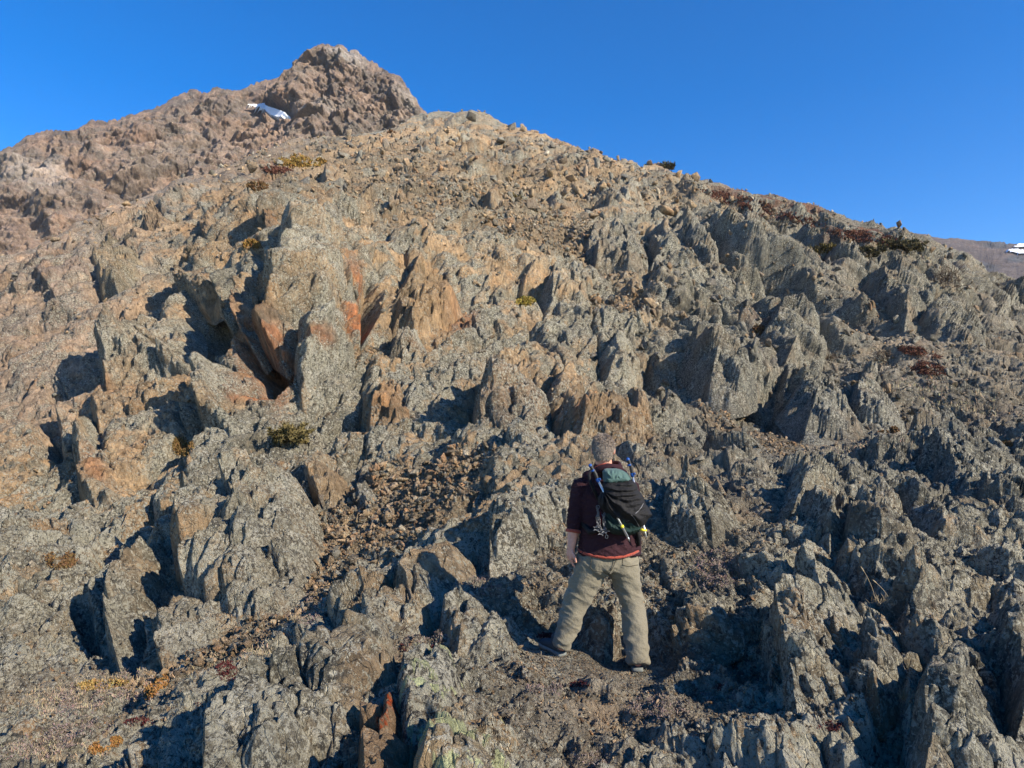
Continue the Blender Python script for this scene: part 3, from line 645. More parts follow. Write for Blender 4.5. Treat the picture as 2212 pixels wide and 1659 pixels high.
def visible_pool():
    i = np.nonzero(HILL['vis'])[0]; p = HILL['p'][i]; sx, sy, dd = proj(p)
    # simple occlusion: nearest depth per 4-unit cell
    gx = (sx/5).astype(int)+20; gy = (sy/5).astype(int)+20; key = np.clip(gx,0,499)*500+np.clip(gy,0,499)
    mn = np.full(250000, 1e9); np.minimum.at(mn, key, dd)
    ok = (dd < mn[key]*1.03+.1) & (sx > -40) & (sx < 2252) & (sy < 1700)
    return i[ok], p[ok], sx[ok], sy[ok], dd[ok]
PI_, PP, PX, PY, PD = visible_pool()
PX0 = HILL['x'][PI_]; PY0 = HILL['y'][PI_]
def scatter(n, wgt, smin, smax, power, shards=False, seed=1, pal=None, sink=.25, zone='scree', lean=.32):
    rg = np.random.default_rng(seed); pr = wgt/wgt.sum(); idx = rg.choice(len(PP), n, p=pr)
    for i in idx:
        u = rg.uniform(); a = smin**(-power); b = smax**(-power); sz = (a+(b-a)*u)**(-1/power)
        m = sz*PD[i]/FPX*.5
        R = rand_rot(rg, lean if shards else None)
        t = rg.integers(len(SHT if shards else TPL)); c = rg.choice(len(STONE_COLS), p=pal)
        nrm = HILL['n'][PI_[i]]
        STONES.append((PP[i]+nrm*m*(sink if not shards else .35), m, (1 if shards else 0, t), R, c, sz, zone, PX[i], PY[i]))
def pal(*w): w = np.array(w, float); return w/w.sum()
SM = scree_mask(PX0, PY0); SO = soil_mask(PX0, PY0)
low = sm(640,760,PY)
gully = blobs(PX0, PY0, [(860,1120,190,75,-22,1),(980,1040,90,35,-10,.9),(700,1230,170,55,-38,1),(520,1390,170,40,-38,.9),(350,1480,90,25,-20,.5)], .35)
scatter(12000, gully+1e-9, 4, 38, 1.9, seed=2, pal=pal(6,5,4,2,2,1,3,1), zone='gully', sink=.5)
up = np.clip(SM*(1-low)+.12*(PY < 560),0,1)
scatter(9500, up+1e-9, 3, 30, 1.9, seed=3, pal=pal(5,4,3,2,4,2,1,1), zone='upper')
scatter(1000, up+.08*(PY < 600), 8, 46, 1.7, shards=True, seed=4, lean=.6, pal=pal(5,4,2,3,5,3,1,.3), zone='upper')
yel = blobs(PX0, PY0, [(1640,930,110,32,26,1),(1560,880,60,30,35,.8),(1310,680,90,28,12,.9),(1130,500,230,45,22,.9),(820,770,110,20,-5,.8),(1180,860,120,20,0,.5)], .35)
scatter(3000, yel+1e-9, 4, 18, 1.6, seed=5, pal=pal(6,3,5,1,2,1,2,2), zone='strip')
scatter(22000, SO*(.3+.7*sm(700,1100,PY))+.02, 2.5, 24, 2.1, seed=6, pal=pal(2,3,1,4,4,4,.6,.8), zone='soil')
scatter(15000, SO*sm(1100,1200,PY)+1e-9, 3.5, 16, 1.9, seed=16, pal=pal(3,4,1,4,5,4,.6,1.2), zone='soil')
scatter(2600, .15+sm(1600,1200,PX)*(PY > 600), 5, 30, 1.8, seed=7, pal=pal(3,3,2,3,5,2,1,.5), zone='ledge')
scatter(900, (PX > 1250)*(PY > 500)*(PY < 1000)*1.+1e-9, 9, 34, 1.6, shards=True, seed=8, lean=.4, pal=pal(1,2,0,3,4,7,.3,0), zone='right')
STONES.sort(key=lambda t: -t[5])
# keep the hiker's footing clear
def clear(t): return not (1180 < t[7] < 1430 and 1350 < t[8] < 1480 and t[5] > 9)
STONES = [t for t in STONES if clear(t)]
ZL = {'gully':('angular brown and tan stone lying in the scree gully left of the hiker','stones in the scree gully'),
      'upper':('pointed tan or grey stone standing on the stony upper slope below the peak','stones on the upper slope'),
      'strip':('flat yellowish stone lying on a narrow debris strip between crags','stones on the yellow debris strips'),
      'soil':('small dark stone lying on the trodden soil around the hiker and on the right slope','stones on the bare soil'),
      'ledge':('loose stone resting on a ledge of the lichen covered cliff','stones resting on ledges'),
      'right':('pointed dark stone standing among the fins of the right slope','stones among the right hand fins')}
STONE_ME = {}
def stone_mesh(tp, ci):
    if (tp, ci) not in STONE_ME:
        V, T = (SHT if tp[0] else TPL)[tp[1]]
        c = np.tile(np.append(STONE_COLS[ci]*1.25, .25), (len(V),1))
        o = mesh_np('loose_stone', V, None, T, M_ROCK, c); STONE_ME[tp, ci] = o.data; bpy.data.objects.remove(o)
    return STONE_ME[tp, ci]
for t in STONES[:300]:
    o = bpy.data.objects.new('loose_stone', stone_mesh(t[2], int(t[4]))); COL.objects.link(o)
    o.matrix_world = Matrix.Translation(Vector(t[0])) @ Matrix(t[3].tolist()).to_4x4() @ Matrix.Scale(t[1], 4)
    tag(o, ZL[t[6]][0], 'stone', ZL[t[6]][1])
def join_stones(L, name):
    Vs, Ts, Cs = [], [], []; off = 0
    rg = np.random.default_rng(5)
    for t in L:
        V, T = (SHT if t[2][0] else TPL)[t[2][1]]
        Vs.append(V@t[3].T*t[1]+t[0]); Ts.append(T+off); off += len(V)
        Cs.append(np.tile(np.append(STONE_COLS[t[4]]*rg.uniform(.7,1.7), .2), (len(V),1)))
    o = mesh_np(name, np.concatenate(Vs), None, np.concatenate(Ts), M_ROCK, np.concatenate(Cs)); tag(o, kind='stuff'); return o
o = join_stones(STONES[300:], 'scree')
tag(o, 'small loose stones strewn over the gully, the ledges and the upper slope', 'scree')

# ------------------------------------------------------------------ snow patches
def simple_mat(name, col, rough=.8, nscale=30, var=.3, bump=.0, spec=.3, metal=0, bscale=None):
    m, nt, b = newmat(name); tc = nn(nt, 'ShaderNodeTexCoord'); v = tc.outputs['Object']
    n = noisen(nt, v, nscale, 5, .6)
    vm = nn(nt, 'ShaderNodeVectorMath', operation='SCALE'); vm.inputs[0].default_value = col; nt.links.new(ramp(nt, n, .3, .7, 1-var, 1+var), vm.inputs['Scale'])
    nt.links.new(vm.outputs[0], b.inputs['Base Color']); b.inputs['Roughness'].default_value = rough; b.inputs['Specular IOR Level'].default_value = spec; b.inputs['Metallic'].default_value = metal
    if bump:
        n2 = noisen(nt, v, bscale or nscale, 6, .6); bp = nn(nt, 'ShaderNodeBump'); bp.inputs['Strength'].default_value = 1; bp.inputs['Distance'].default_value = bump
        nt.links.new(n2, bp.inputs['Height']); nt.links.new(bp.outputs[0], b.inputs['Normal'])
    return m
M_SNOW = simple_mat('snow', (.86,.88,.92), .6, 1.5, .05, .05)
def snow(src, C, label, th, *bl):
    x, y = src['x'], src['y']; m = np.zeros(len(x))
    for b in bl: m = np.maximum(m, blob(x, y, *b, soft=.25))
    m = m*1.5+noise(src['p']/np.array((6.,14.,3.)), 60)*.12
    R = len(x)//C; q = gridquads(R, C); k = (m > .35); q = q[k[q].all(1)]
    used = np.unique(q); mp = np.full(len(x), -1); mp[used] = np.arange(len(used))
    p = src['p'][used].copy(); w = sm(.35,.8,m[used])*th-.08
    n = src['n'][used] if 'n' in src else np.tile((0,-.4,.9), (len(used),1))
    o = mesh_np('snow_patch', p+n*w[:,None], mp[q], mat=M_SNOW, smooth=True)
    return tag(o, label, 'snow patch', 'snow patches on the mountains')
snow(MOUNT, MOUNT['C'], 'bright white snow wedge in the notch left of the peak', 2.2, (590,250,42,9,14), (560,243,30,4,2), (605,258,22,8,20))
FARH['n'] = np.tile(np.array((0,-.45,.89)), (len(FARH['x']),1))
snow(FARH, FARH['C'], 'lower snow bar on the far hill at the right edge', 1.1, (2212,547,38,5,3))
snow(FARH, FARH['C'], 'upper snow bar on the far hill at the right edge', 1.1, (2222,532,34,4,-8))

# ------------------------------------------------------------------ plants
def leaf_mat(name, c):
    m, nt, b = newmat(name); at = nn(nt, 'ShaderNodeVertexColor', layer_name='tint')
    nt.links.new(at.outputs[0], b.inputs['Base Color']); b.inputs['Roughness'].default_value = .85; b.inputs['Specular IOR Level'].default_value = .1
    return m
M_LEAF = leaf_mat('plant', None)
def tri_blades(base, dirs, ln, wd, cols, rg):
    """thin two-sided blades: 4-vertex kites"""
    n = len(base); side = np.cross(dirs, rg.normal(size=(n,3))); side /= np.linalg.norm(side, axis=1)[:,None]+1e-9
    a = base-side*wd[:,None]*.5; b = base+side*wd[:,None]*.5; m = base+dirs*ln[:,None]*.6+side*wd[:,None]*.5; m2 = base+dirs*ln[:,None]*.6-side*wd[:,None]*.5; t = base+dirs*ln[:,None]
    V = np.stack([a,b,m,m2,t], 1).reshape(-1,3); i = np.arange(n)*5
    Q = np.stack([i,i+1,i+2,i+3], 1); T = np.stack([i+3,i+2,i+4], 1)
    return V, Q, T, np.repeat(np.concatenate([cols, np.ones((n,1))], 1), 5, 0)
def patch(name, label, cat, cx, cy, rx, ry, ang, col, n, ln, wd, seed, kind=None, group=None, spread=.7, dome=.0, var=.3, many=None):
    rg = np.random.default_rng(seed)
    L = many or [(cx,cy,rx,ry,ang)]
    wgt = np.zeros(len(PP))
    for b in L: wgt = np.maximum(wgt, blob(PX, PY, *b, soft=.3))
    wgt = wgt*sm(-.35,.1,noise(PP/(PD[:,None]*.02), seed))+1e-12*0
    k = np.nonzero(wgt > .02)[0]
    if len(k) == 0: print('empty patch', label); return
    i = rg.choice(k, n, p=wgt[k]/wgt[k].sum()); d = PD[i]/FPX
    base = PP[i]+rg.normal(size=(n,3))*d[:,None]*1.5; nr = HILL['n'][PI_[i]]
    base = base+nr*(dome*d*wgt[i]*rg.uniform(0,1,n))[:,None]
    dr = nr*.6+np.array((0,0,.5))+rg.normal(size=(n,3))*spread; dr /= np.linalg.norm(dr, axis=1)[:,None]
    c = np.array(col)[None]*rg.uniform(1-var,1+var,(n,1))*(1+rg.normal(size=(n,3))*.08)
    V, Q, T, Cc = tri_blades(base-dr*(d*1)[:,None], dr, ln*d*rg.uniform(.5,1.3,n), wd*d*rg.uniform(.6,1.3,n), np.clip(c,.005,.8), rg)
    o = mesh_np(name, V, Q, T, M_LEAF, Cc); tag(o, label, cat, group, kind); return o
OM = (.26,.135,.045); BM = (.15,.09,.042); RD = (.09,.03,.024); ST = (.36,.29,.19); HE = (.21,.165,.145)
for a in [
 ('orange brown cushion of moss on the slab at the left edge, upper of two',118,1148,26,13,0,BM),('brown cushion of moss on the slab at the left edge, lower of two',132,1210,32,18,0,BM),
 ('golden brown moss cushion at the foot of the narrow dark slot',395,965,20,17,0,(.16,.10,.04)),('long orange moss cushion beside a flat tan stone below the gully',325,1490,48,14,-35,OM),
 ('orange moss cushion near the bottom left corner',228,1610,34,11,-18,OM),('small orange moss cushion on the slanting foreground rib',668,1556,22,9,0,(.38,.16,.04)),
 ('golden moss patch on the stony slope just under the peak',650,350,48,12,0,(.24,.15,.04)),('small brown moss patch on the slope under the left ridge',556,404,20,8,0,BM),
 ('brown moss pad on the ledge left of the grey dome',545,530,16,9,0,(.22,.13,.04)),('rust brown moss pad on the right slope above the long striped slab',1920,930,22,6,0,BM),
 ('dry golden moss mat under the leaning slabs at the lower left',225,1480,50,10,-3,(.30,.20,.07)),('olive moss pad beside the yellow debris strip',1135,652,18,7,0,(.22,.17,.04)),
 ('brown moss cap on the dark crag in the right slope',1660,720,34,12,10,(.12,.065,.03)),('brown moss bar at the far right under the red turf',2160,960,26,6,4,BM)]:
    patch('moss_cushion', a[0], 'moss', *a[1:6], a[6], int(1500+a[3]*a[4]*5), 4, 2.4, int(a[1]), group='moss cushions on the rocks', dome=5)
for a in [('red brown turf patch in the middle of the right slope',2002,795,38,14,14),('smaller red brown turf patch above the larger one on the right slope',1985,762,44,9,12),
          ('band of red brown turf along the right skyline',1650,452,120,13,16),('red brown turf under the skyline between the green shrubs',1880,515,80,12,10),('dark red turf spot on the slope under the peak',600,368,28,6,0)]:
    patch('turf_patch', a[0], 'turf', *a[1:6], (.12,.052,.035), int(2500+a[3]*a[4]*5), 3.2, 1.8, int(a[1])+1, group='red brown turf patches', dome=2, spread=.9)
patch('heather', 'low pinkish grey heather and dry lichen between the rocks', 'heather', 0,0,0,0,0, HE, 22000, 5, 1.5, 77, kind='stuff', spread=.9, dome=5, many=[(800,1440,55,45,-30),(230,1500,130,40,-12),(1560,1500,40,20,0),(650,1310,40,50,-45),(1420,1530,60,25,0),(860,1330,60,25,0),(1550,1230,60,40,0),(1950,1520,60,40,-30),(1030,1270,60,20,0),(120,1600,120,30,-15),(1000,1600,40,10,0),(1280,1640,40,14,0),(1180,1490,50,12,0),(930,1380,60,14,0)])
patch('dark_red_moss', 'dark red moss between the stones around the hiker', 'moss', 0,0,0,0,0, (.075,.022,.022), 5200, 4, 2., 79, kind='stuff', spread=.9, dome=2, many=[(490,1450,20,22,-40),(900,1400,45,10,0),(1560,1485,14,8,0),(1800,1570,30,10,0),(1180,1375,20,6,0),(440,1520,14,8,0),(880,1465,20,8,0),(300,1560,30,8,0),(1250,1480,24,6,0)])
patch('dry_grass', 'short dry straw coloured grass on the stony ground', 'grass', 0,0,0,0,0, ST, 6000, 9, 1., 83, kind='stuff', spread=.5, dome=1, many=[(200,1500,160,36,-10),(350,1350,20,10,0),(560,1410,50,16,-30),(700,1310,60,14,-40),(2040,860,120,30,10),(1900,965,130,14,-8),(2020,700,50,14,40),(450,1440,50,14,-30),(120,1620,110,26,0),(2000,560,30,10,40),(1960,1505,24,16,0)])
GR = [('pale dry grass tuft on the ledge of the left slab',348,1345,14,26),('straw coloured grass tuft at the foot of the broad lichen slab',565,1425,18,24),('straw coloured grass tuft among the gully stones',640,1345,14,18),
 ('dry grass tuft under the leaning slab at the lower left',305,1480,16,20),('dry grass tuft in the shade behind the split outcrop',1955,1510,18,26),('tiny dry grass tuft beside the heather at the bottom centre',790,1420,8,26),('dry grass tuft beside the upright stone fins at the bottom',1345,1590,9,22)]
def tuft(label, x, y, n, ln, seed):
    rg = np.random.default_rng(seed); j = np.argmin((PX-x)**2+(PY-y)**2+(PD*.01)); b = PP[j]; d = PD[j]/FPX
    base = b+rg.normal(size=(n*4,3))*np.array((1,1,.2))*d*4
    dr = np.array((0,0,1.))+rg.normal(size=(n*4,3))*np.array((.5,.5,.15)); dr /= np.linalg.norm(dr, axis=1)[:,None]
    V, Q, T, Cc = tri_blades(base, dr, ln*d*rg.uniform(.5,1.2,n*4), 1.2*d*np.ones(n*4), np.array(ST)*rg.uniform(.7,1.1,(n*4,1)), rg)
    tag(mesh_np('grass_tuft', V, Q, T, M_LEAF, Cc), label, 'grass tuft', 'dry grass tufts')
for k, g in enumerate(GR): tuft(g[0], g[1], g[2], g[3], g[4], 40+k)
def tube(pts, rad, ns=5):
    """swept tube, pts (n,3), rad (n,)"""
    pts = np.asarray(pts, float); rad = np.broadcast_to(rad, (len(pts),)); t = np.gradient(pts, axis=0); t /= np.linalg.norm(t, axis=1)[:,None]+1e-12
    ref = np.array((0,0,1.)) if abs(t[0,2]) < .9 else np.array((1.,0,0)); V = []
    for i in range(len(pts)):
        a = np.cross(t[i], ref); a /= np.linalg.norm(a)+1e-9; b = np.cross(t[i], a); ref = b if False else ref
        th = np.linspace(0, 2*np.pi, ns, endpoint=False); V.append(pts[i]+rad[i]*(np.cos(th)[:,None]*a+np.sin(th)[:,None]*b))
    V = np.concatenate(V); Q = []
    for i in range(len(pts)-1):
        for k in range(ns): Q.append((i*ns+k, i*ns+(k+1)%ns, (i+1)*ns+(k+1)%ns, (i+1)*ns+k))
    n = len(V); V = np.concatenate([V, pts[:1], pts[-1:]]); T = [(n, (k+1)%ns, k) for k in range(ns)]+[(n+1, n-ns+k, n-ns+(k+1)%ns) for k in range(ns)]
    return V, np.array(Q), np.array(T)
class MB:
    def __init__(s): s.V, s.Q, s.T, s.C, s.n = [], [], [], [], 0
    def add(s, V, Q=None, T=None, c=None):
        V = np.asarray(V, float); s.V.append(V)
        if Q is not None and len(Q): s.Q.append(np.asarray(Q)+s.n)
        if T is not None and len(T): s.T.append(np.asarray(T)+s.n)
        if c is not None: s.C.append(np.tile(np.append(np.array(c, float), 1) if len(np.shape(c)) == 1 else c, (1,1)) if len(np.shape(c)) == 2 else np.tile(np.append(c, 1), (len(V),1)))
        s.n += len(V)
    def build(s, name, mat, parent=None, smooth=False):
        return mesh_np(name, np.concatenate(s.V), np.concatenate(s.Q) if s.Q else None, np.concatenate(s.T) if s.T else None, mat, np.concatenate(s.C) if s.C else None, smooth, parent)
M_BARK = simple_mat('bark', (.09,.065,.045), .9, 40, .3)
def shrub(label, cx, cy, rx, ry, lean, col, seed, ntw=60, needles=34, bare=False, name='prostrate_spruce', grp='low evergreen shrubs'):
    rg = np.random.default_rng(seed); j = np.argmin((PX-cx)**2+(PY-cy-ry*.5)**2); d = PD[j]; px = d/FPX; c0 = P(cx, cy, d-.15)
    root = bpy.data.objects.new(name, None); COL.objects.link(root); b0 = c0+np.array((0,0,-ry*px*.8)); root.location = b0
    tag(root, label, 'shrub', grp)
    tw = MB(); lv = MB()
    for k in range(ntw):
        u = rg.normal(size=3)*np.array((rx*.5,rx*.35,ry*.32))*px; st = np.array((u[0]*.8-math.sin(lean)*0, u[1], -ry*px*.25+u[2]))
        dirn = np.array((math.sin(lean)*.9, -.15, math.cos(lean)*.75))+rg.normal(size=3)*.42; dirn /= np.linalg.norm(dirn)
        L = ry*px*rg.uniform(.35,.8); t = np.linspace(0,1,4)[:,None]; cur = c0-b0+st+dirn*L*t+np.array((0,0,.12))*L*t*t+rg.normal(size=(4,3))*L*.05
        V, Q, T = tube(cur, px*np.array((.9,.7,.5,.3))*(.9 if not bare else .8), 4); tw.add(V, Q, T)
        if bare:
            for _ in range(4):
                i = rg.integers(1,3); e = cur[i]+(dirn+rg.normal(size=3)*.6)*L*.45; V, Q, T = tube(np.stack([cur[i], (cur[i]+e)/2+rg.normal(size=3)*L*.04, e]), px*.4, 3); tw.add(V, Q, T)
        else:
            n = needles; s_ = rg.uniform(.1,1,n); base = c0-b0+st+dirn*L*s_[:,None]+rg.normal(size=(n,3))*px*1.6
            dr = dirn*.8+rg.normal(size=(n,3))*.55; dr /= np.linalg.norm(dr, axis=1)[:,None]
            cc = np.array(col)*rg.uniform(.6,1.3,(n,1)); V, Q, T, Cc = tri_blades(base, dr, px*rg.uniform(5,11,n), px*rg.uniform(1.6,3,n), cc, rg); lv.add(V, Q, T, Cc)
    tw.build('branchwork', M_BARK, root)
    if not bare: lv.build('foliage', M_LEAF, root)
OLV = (.16,.125,.055); GRN = (.075,.068,.032)
shrub('yellow green prostrate spruce lying against the cliff left of centre', 620,936,44,24,1.0,(.15,.12,.05),501,110,40)
shrub('wide dark green spruce mat below the skyline at right, rightmost of the big ones', 1930,535,60,17,.4,(.085,.072,.035),502,110,24)
shrub('dark green spruce mat joined to the left of the widest one near the skyline', 1865,547,34,12,.2,(.085,.072,.035),503,70,26)
shrub('olive spruce clump left of the pointed pair of dark rocks near the right skyline', 1780,548,34,18,-.2,(.13,.105,.04),504,80,36)
shrub('small green spruce on the skyline right of centre', 1442,361,17,4,0,(.07,.065,.028),505,26,20)
shrub('small olive bush among grey stones under the skyline', 1107,432,18,9,0,(.14,.11,.05),506,44,26)
shrub('round rust brown bush under the right foot of the peak', 846,294,12,7,0,(.13,.07,.035),507,30,20)
shrub('bare twiggy bush on the slope under the dark knob at right', 2040,600,44,34,.2,(.1,.06,.05),508,60,0,True,'bare_bush','leafless bushes')
shrub('small bare twiggy bush in front of the pyramid shaped crag', 1790,772,22,16,0,(.1,.06,.05),509,36,0,True,'bare_bush','leafless bushes')
shrub('red twiggy bush in the shadow just left of the hiker', 870,1352,16,22,.1,(.1,.06,.05),510,16,0,True,'bare_bush','leafless bushes')
shrub('bare bush beside the shaded face of the large dark crag at right', 1905,770,24,18,0,(.1,.06,.05),511,34,0,True,'bare_bush','leafless bushes')
# two tall dry stalks behind the split outcrop
def stalks():
    j = np.argmin((PX-1915)**2+(PY-1300)**2); d = PD[j]; px = d/FPX; root = bpy.data.objects.new('tall_grass', None); COL.objects.link(root); b = P(1905,1302,d-.05); root.location = b
    tag(root, 'two tall dry grass stalks with seed heads rising from a tuft right of the hiker', 'grass')
    for a, c in (((1892,1300),(1862,1228)),((1925,1302),(1888,1255))):
        p0 = P(*a, d-.05)-b; p1 = P(*c, d-.05)-b; t = np.linspace(0,1,8)[:,None]; cur = p0*(1-t)+p1*t+np.array((.25,0,.1))*px*60*(t*(1-t))
        mb = MB(); V, Q, T = tube(cur, px*.5, 4); mb.add(V, Q, T, ST); st = mb.build('stalk', M_LEAF, root)
        mb = MB(); V, Q, T = tube(cur[-1]+(cur[-1]-cur[-2])*np.linspace(-.9,.5,5)[:,None], px*np.array((.5,1.3,1.5,1.1,.3)), 5); mb.add(V, Q, T, ST); mb.build('seed_head', M_LEAF, root)
    rg = np.random.default_rng(3); n = 60; base = rg.normal(size=(n,3))*np.array((26,8,2))*px*.5; dr = np.array((0,0,.5))+rg.normal(size=(n,3))*.6; dr /= np.linalg.norm(dr, axis=1)[:,None]
    V, Q, T, Cc = tri_blades(base, dr, px*rg.uniform(10,26,n), px*np.ones(n), np.array(ST)*rg.uniform(.5,1,(n,1)), rg); mesh_np('blades', V, Q, T, M_LEAF, Cc, parent=root)
stalks()
# ------------------------------------------------------------------ the hiker
YB = 5.35
def Z(zx, zy, dy=0.): return P(1134+zx*.3743, 891+zy*.3743, YB+dy)      # survey of the hiker
def capsule(a, b, ra, rb, ns=20, sq=(1,1), ax=None):
    a = np.array(a, float); b = np.array(b, float); t = b-a; L = np.linalg.norm(t); t = t/L
    u = np.cross(t, (0,1,0) if abs(t[1]) < .9 else (1,0,0)); u /= np.linalg.norm(u); w = np.cross(t, u)
    rings = []
    for k in range(-5, 0): q = k/5*math.pi/2; rings.append((a+t*ra*math.sin(q), ra*math.cos(q)))
    for k in range(9): rings.append((a+(b-a)*k/8, ra+(rb-ra)*k/8))
    for k in range(1, 6): q = k/5*math.pi/2; rings.append((b+t*rb*math.sin(q), rb*math.cos(q)))
    return rings_mesh([(c, u*max(r,1e-4)*sq[0], w*max(r,1e-4)*sq[1]) for c, r in rings], ns)
def rings_mesh(R, ns=28, power=2.):
    th = np.linspace(0, 2*np.pi, ns, endpoint=False); c = np.cos(th); s_ = np.sin(th)
    c = np.sign(c)*abs(c)**(2/power); s_ = np.sign(s_)*abs(s_)**(2/power)
    V = np.concatenate([np.array(o)+c[:,None]*np.array(u)+s_[:,None]*np.array(w) for o, u, w in R]); n = len(R)
    Q = [(i*ns+k, i*ns+(k+1)%ns, (i+1)*ns+(k+1)%ns, (i+1)*ns+k) for i in range(n-1) for k in range(ns)]
    m = len(V); V = np.concatenate([V, [R[0][0], R[-1][0]]]); T = [(m, (k+1)%ns, k) for k in range(ns)]+[(m+1, m-ns+k, m-ns+(k+1)%ns) for k in range(ns)]
    return V, Q, T
def ellipsoid(c, r, rot=None, ns=24):
    R = []
    for k in range(0, 15):
        q = -math.pi/2+math.pi*k/14; R.append((np.array((0,0,math.sin(q)*r[2])), np.array((max(math.cos(q),1e-3)*r[0],0,0)), np.array((0,max(math.cos(q),1e-3)*r[1],0))))
    V, Q, T = rings_mesh(R, ns)
    if rot is not None: V = V@np.array(rot).T
    return V+np.array(c), Q, T
def union(parts, voxel=.006, smooth=6, factor=.5):
    mb = MB()
    for V, Q, T in parts: mb.add(V, Q, T)
    o = mb.build('tmp', None)
    bm = bmesh.new(); bm.from_mesh(o.data); bmesh.ops.recalc_face_normals(bm, faces=bm.faces[:]); bm.to_mesh(o.data); bm.free()
    m = o.modifiers.new('r', 'REMESH'); m.mode = 'VOXEL'; m.voxel_size = voxel; m.adaptivity = 0
    if smooth: m2 = o.modifiers.new('s', 'SMOOTH'); m2.factor = factor; m2.iterations = smooth
    dg = bpy.context.evaluated_depsgraph_get(); dg.update(); ev = o.evaluated_get(dg); me = bpy.data.meshes.new_from_object(ev)
    V = np.empty(len(me.vertices)*3, F32); me.vertices.foreach_get('co', V); V = V.reshape(-1,3).astype(float)
    N = np.empty(len(V)*3, F32); me.vertices.foreach_get('normal', N); N = N.reshape(-1,3)
    Q = np.array([p.vertices[:] for p in me.polygons if len(p.vertices) == 4]); T = np.array([p.vertices[:] for p in me.polygons if len(p.vertices) == 3])
    bpy.data.objects.remove(o); return V, N, Q, T
def skin_mat():
    m, nt, b = newmat('skin'); at = nn(nt, 'ShaderNodeNewGeometry'); n = noisen(nt, at.outputs['Position'], 35, 5, .6)
    c = mixrgb(nt, ramp(nt, n, .35, .65), (.50,.24,.175), (.60,.31,.235)); nt.links.new(c, b.inputs['Base Color']); b.inputs['Roughness'].default_value = .55
    b.inputs['Subsurface Weight'].default_value = .0; return m
def cloth_mat(name, col, fine=600, var=.12, rough=.9, bump=.0006):
    m, nt, b = newmat(name); g = nn(nt, 'ShaderNodeNewGeometry'); v = g.outputs['Position']
    n1 = noisen(nt, v, 9, 5, .6); n2 = noisen(nt, v, fine, 2, .5)
    f = mathn(nt, 'MULTIPLY', ramp(nt, n1, .3, .7, 1-var, 1+var), ramp(nt, n2, .3, .7, .92, 1.08))
    vm = nn(nt, 'ShaderNodeVectorMath', operation='SCALE'); vm.inputs[0].default_value = col; nt.links.new(f, vm.inputs['Scale']); nt.links.new(vm.outputs[0], b.inputs['Base Color'])
    b.inputs['Roughness'].default_value = rough; b.inputs['Specular IOR Level'].default_value = .2; b.inputs['Sheen Weight'].default_value = .12 if max(col) > .1 else 0; b.inputs['Sheen Roughness'].default_value = .5
    n3 = noisen(nt, v, 60, 4, .6); bp = nn(nt, 'ShaderNodeBump'); bp.inputs['Strength'].default_value = 1; bp.inputs['Distance'].default_value = .007
    nt.links.new(n3, bp.inputs['Height']); nt.links.new(bp.outputs[0], b.inputs['Normal']); return m
M_SKIN = skin_mat(); M_SHIRT = cloth_mat('maroon_knit', (.030,.011,.016)); M_TRIM = cloth_mat('red_trim', (.30,.06,.04)); M_PANTS = cloth_mat('olive_canvas', (.175,.158,.118), var=.07)
M_HAIR = cloth_mat('grey_hair', (.30,.255,.21), 300, .35, .7); M_SHOE = cloth_mat('slate_shoe', (.045,.06,.07), 300, .2); M_SOLE = simple_mat('rubber_sole', (.16,.175,.17), .8, 60, .2)
M_BLACK = cloth_mat('black_fabric', (.011,.011,.013), 500, .1, .75); M_GREEN = cloth_mat('green_nylon', (.055,.105,.098), 500, .1, .7); M_DKGREEN = cloth_mat('dark_green_nylon', (.011,.027,.025), 500, .1, .7)
M_METAL = simple_mat('aluminium', (.62,.64,.66), .35, 80, .1, metal=.9); M_BLUE = simple_mat('blue_plastic', (.010,.065,.27), .4, 40, .1); M_GRIP = simple_mat('black_grip', (.02,.02,.022), .55, 40, .2); M_YEL = simple_mat('yellow_tape', (.75,.62,.04), .6, 40, .1)
M_STEEL = simple_mat('steel_chain', (.17,.175,.19), .45, 80, .4, metal=.9); M_WHITE = simple_mat('white_print', (.5,.5,.52), .6, 60, .1)
PER = bpy.data.objects.new('person', None); COL.objects.link(PER); org = P(1290, 1440, 5.3); PER.location = org
tag(PER, 'man standing with his back turned and legs apart, in maroon shirt and olive trousers', 'person')
def pobj(name, V, Q, T, mat, parent=PER, smooth=True, o=org):
    return mesh_np(name, np.asarray(V)-o, Q, T, mat, smooth=smooth, parent=parent)
X, Yv, Zv = np.array((1.,0,0)), np.array((0,1.,0)), np.array((0,0,1.))
headc = Z(452, 212, .0)
HT = Matrix.Rotation(math.radians(-8), 3, 'Z') @ Matrix.Rotation(math.radians(-8), 3, 'X')
HR = np.array(HT)
def HL(x, y, z): return headc+HR@np.array((x,y,z))
def torso_rings(g=0.):
    # (zoom x centre, zoom y, half width, half depth, dy)
    L = [(486,816,.222,.168,.0),(488,780,.226,.165,.0),(492,690,.216,.150,.0),(490,610,.212,.148,.0),(486,540,.214,.145,.01),(482,470,.220,.135,.02),(474,420,.205,.118,.03),(464,375,.150,.095,.035),(456,335,.085,.075,.03),(455,300,.064,.064,.02)]
    return [(Z(a,b,dy), X*(w+g), Yv*(d+g)) for a, b, w, d, dy in L]
LS, LE, LW = Z(322,432,.02), Z(290,605,.0), Z(266,778,-.03)
RS, RE, RW = Z(603,436,.02), Z(640,610,.16), Z(560,600,.40)
LH_, LK, LA = Z(402,860,.0), Z(292,1100,.03), Z(214,1345,.02)
RH_, RK, RA = Z(560,860,.0), Z(622,1110,.02), Z(652,1435,-.11)
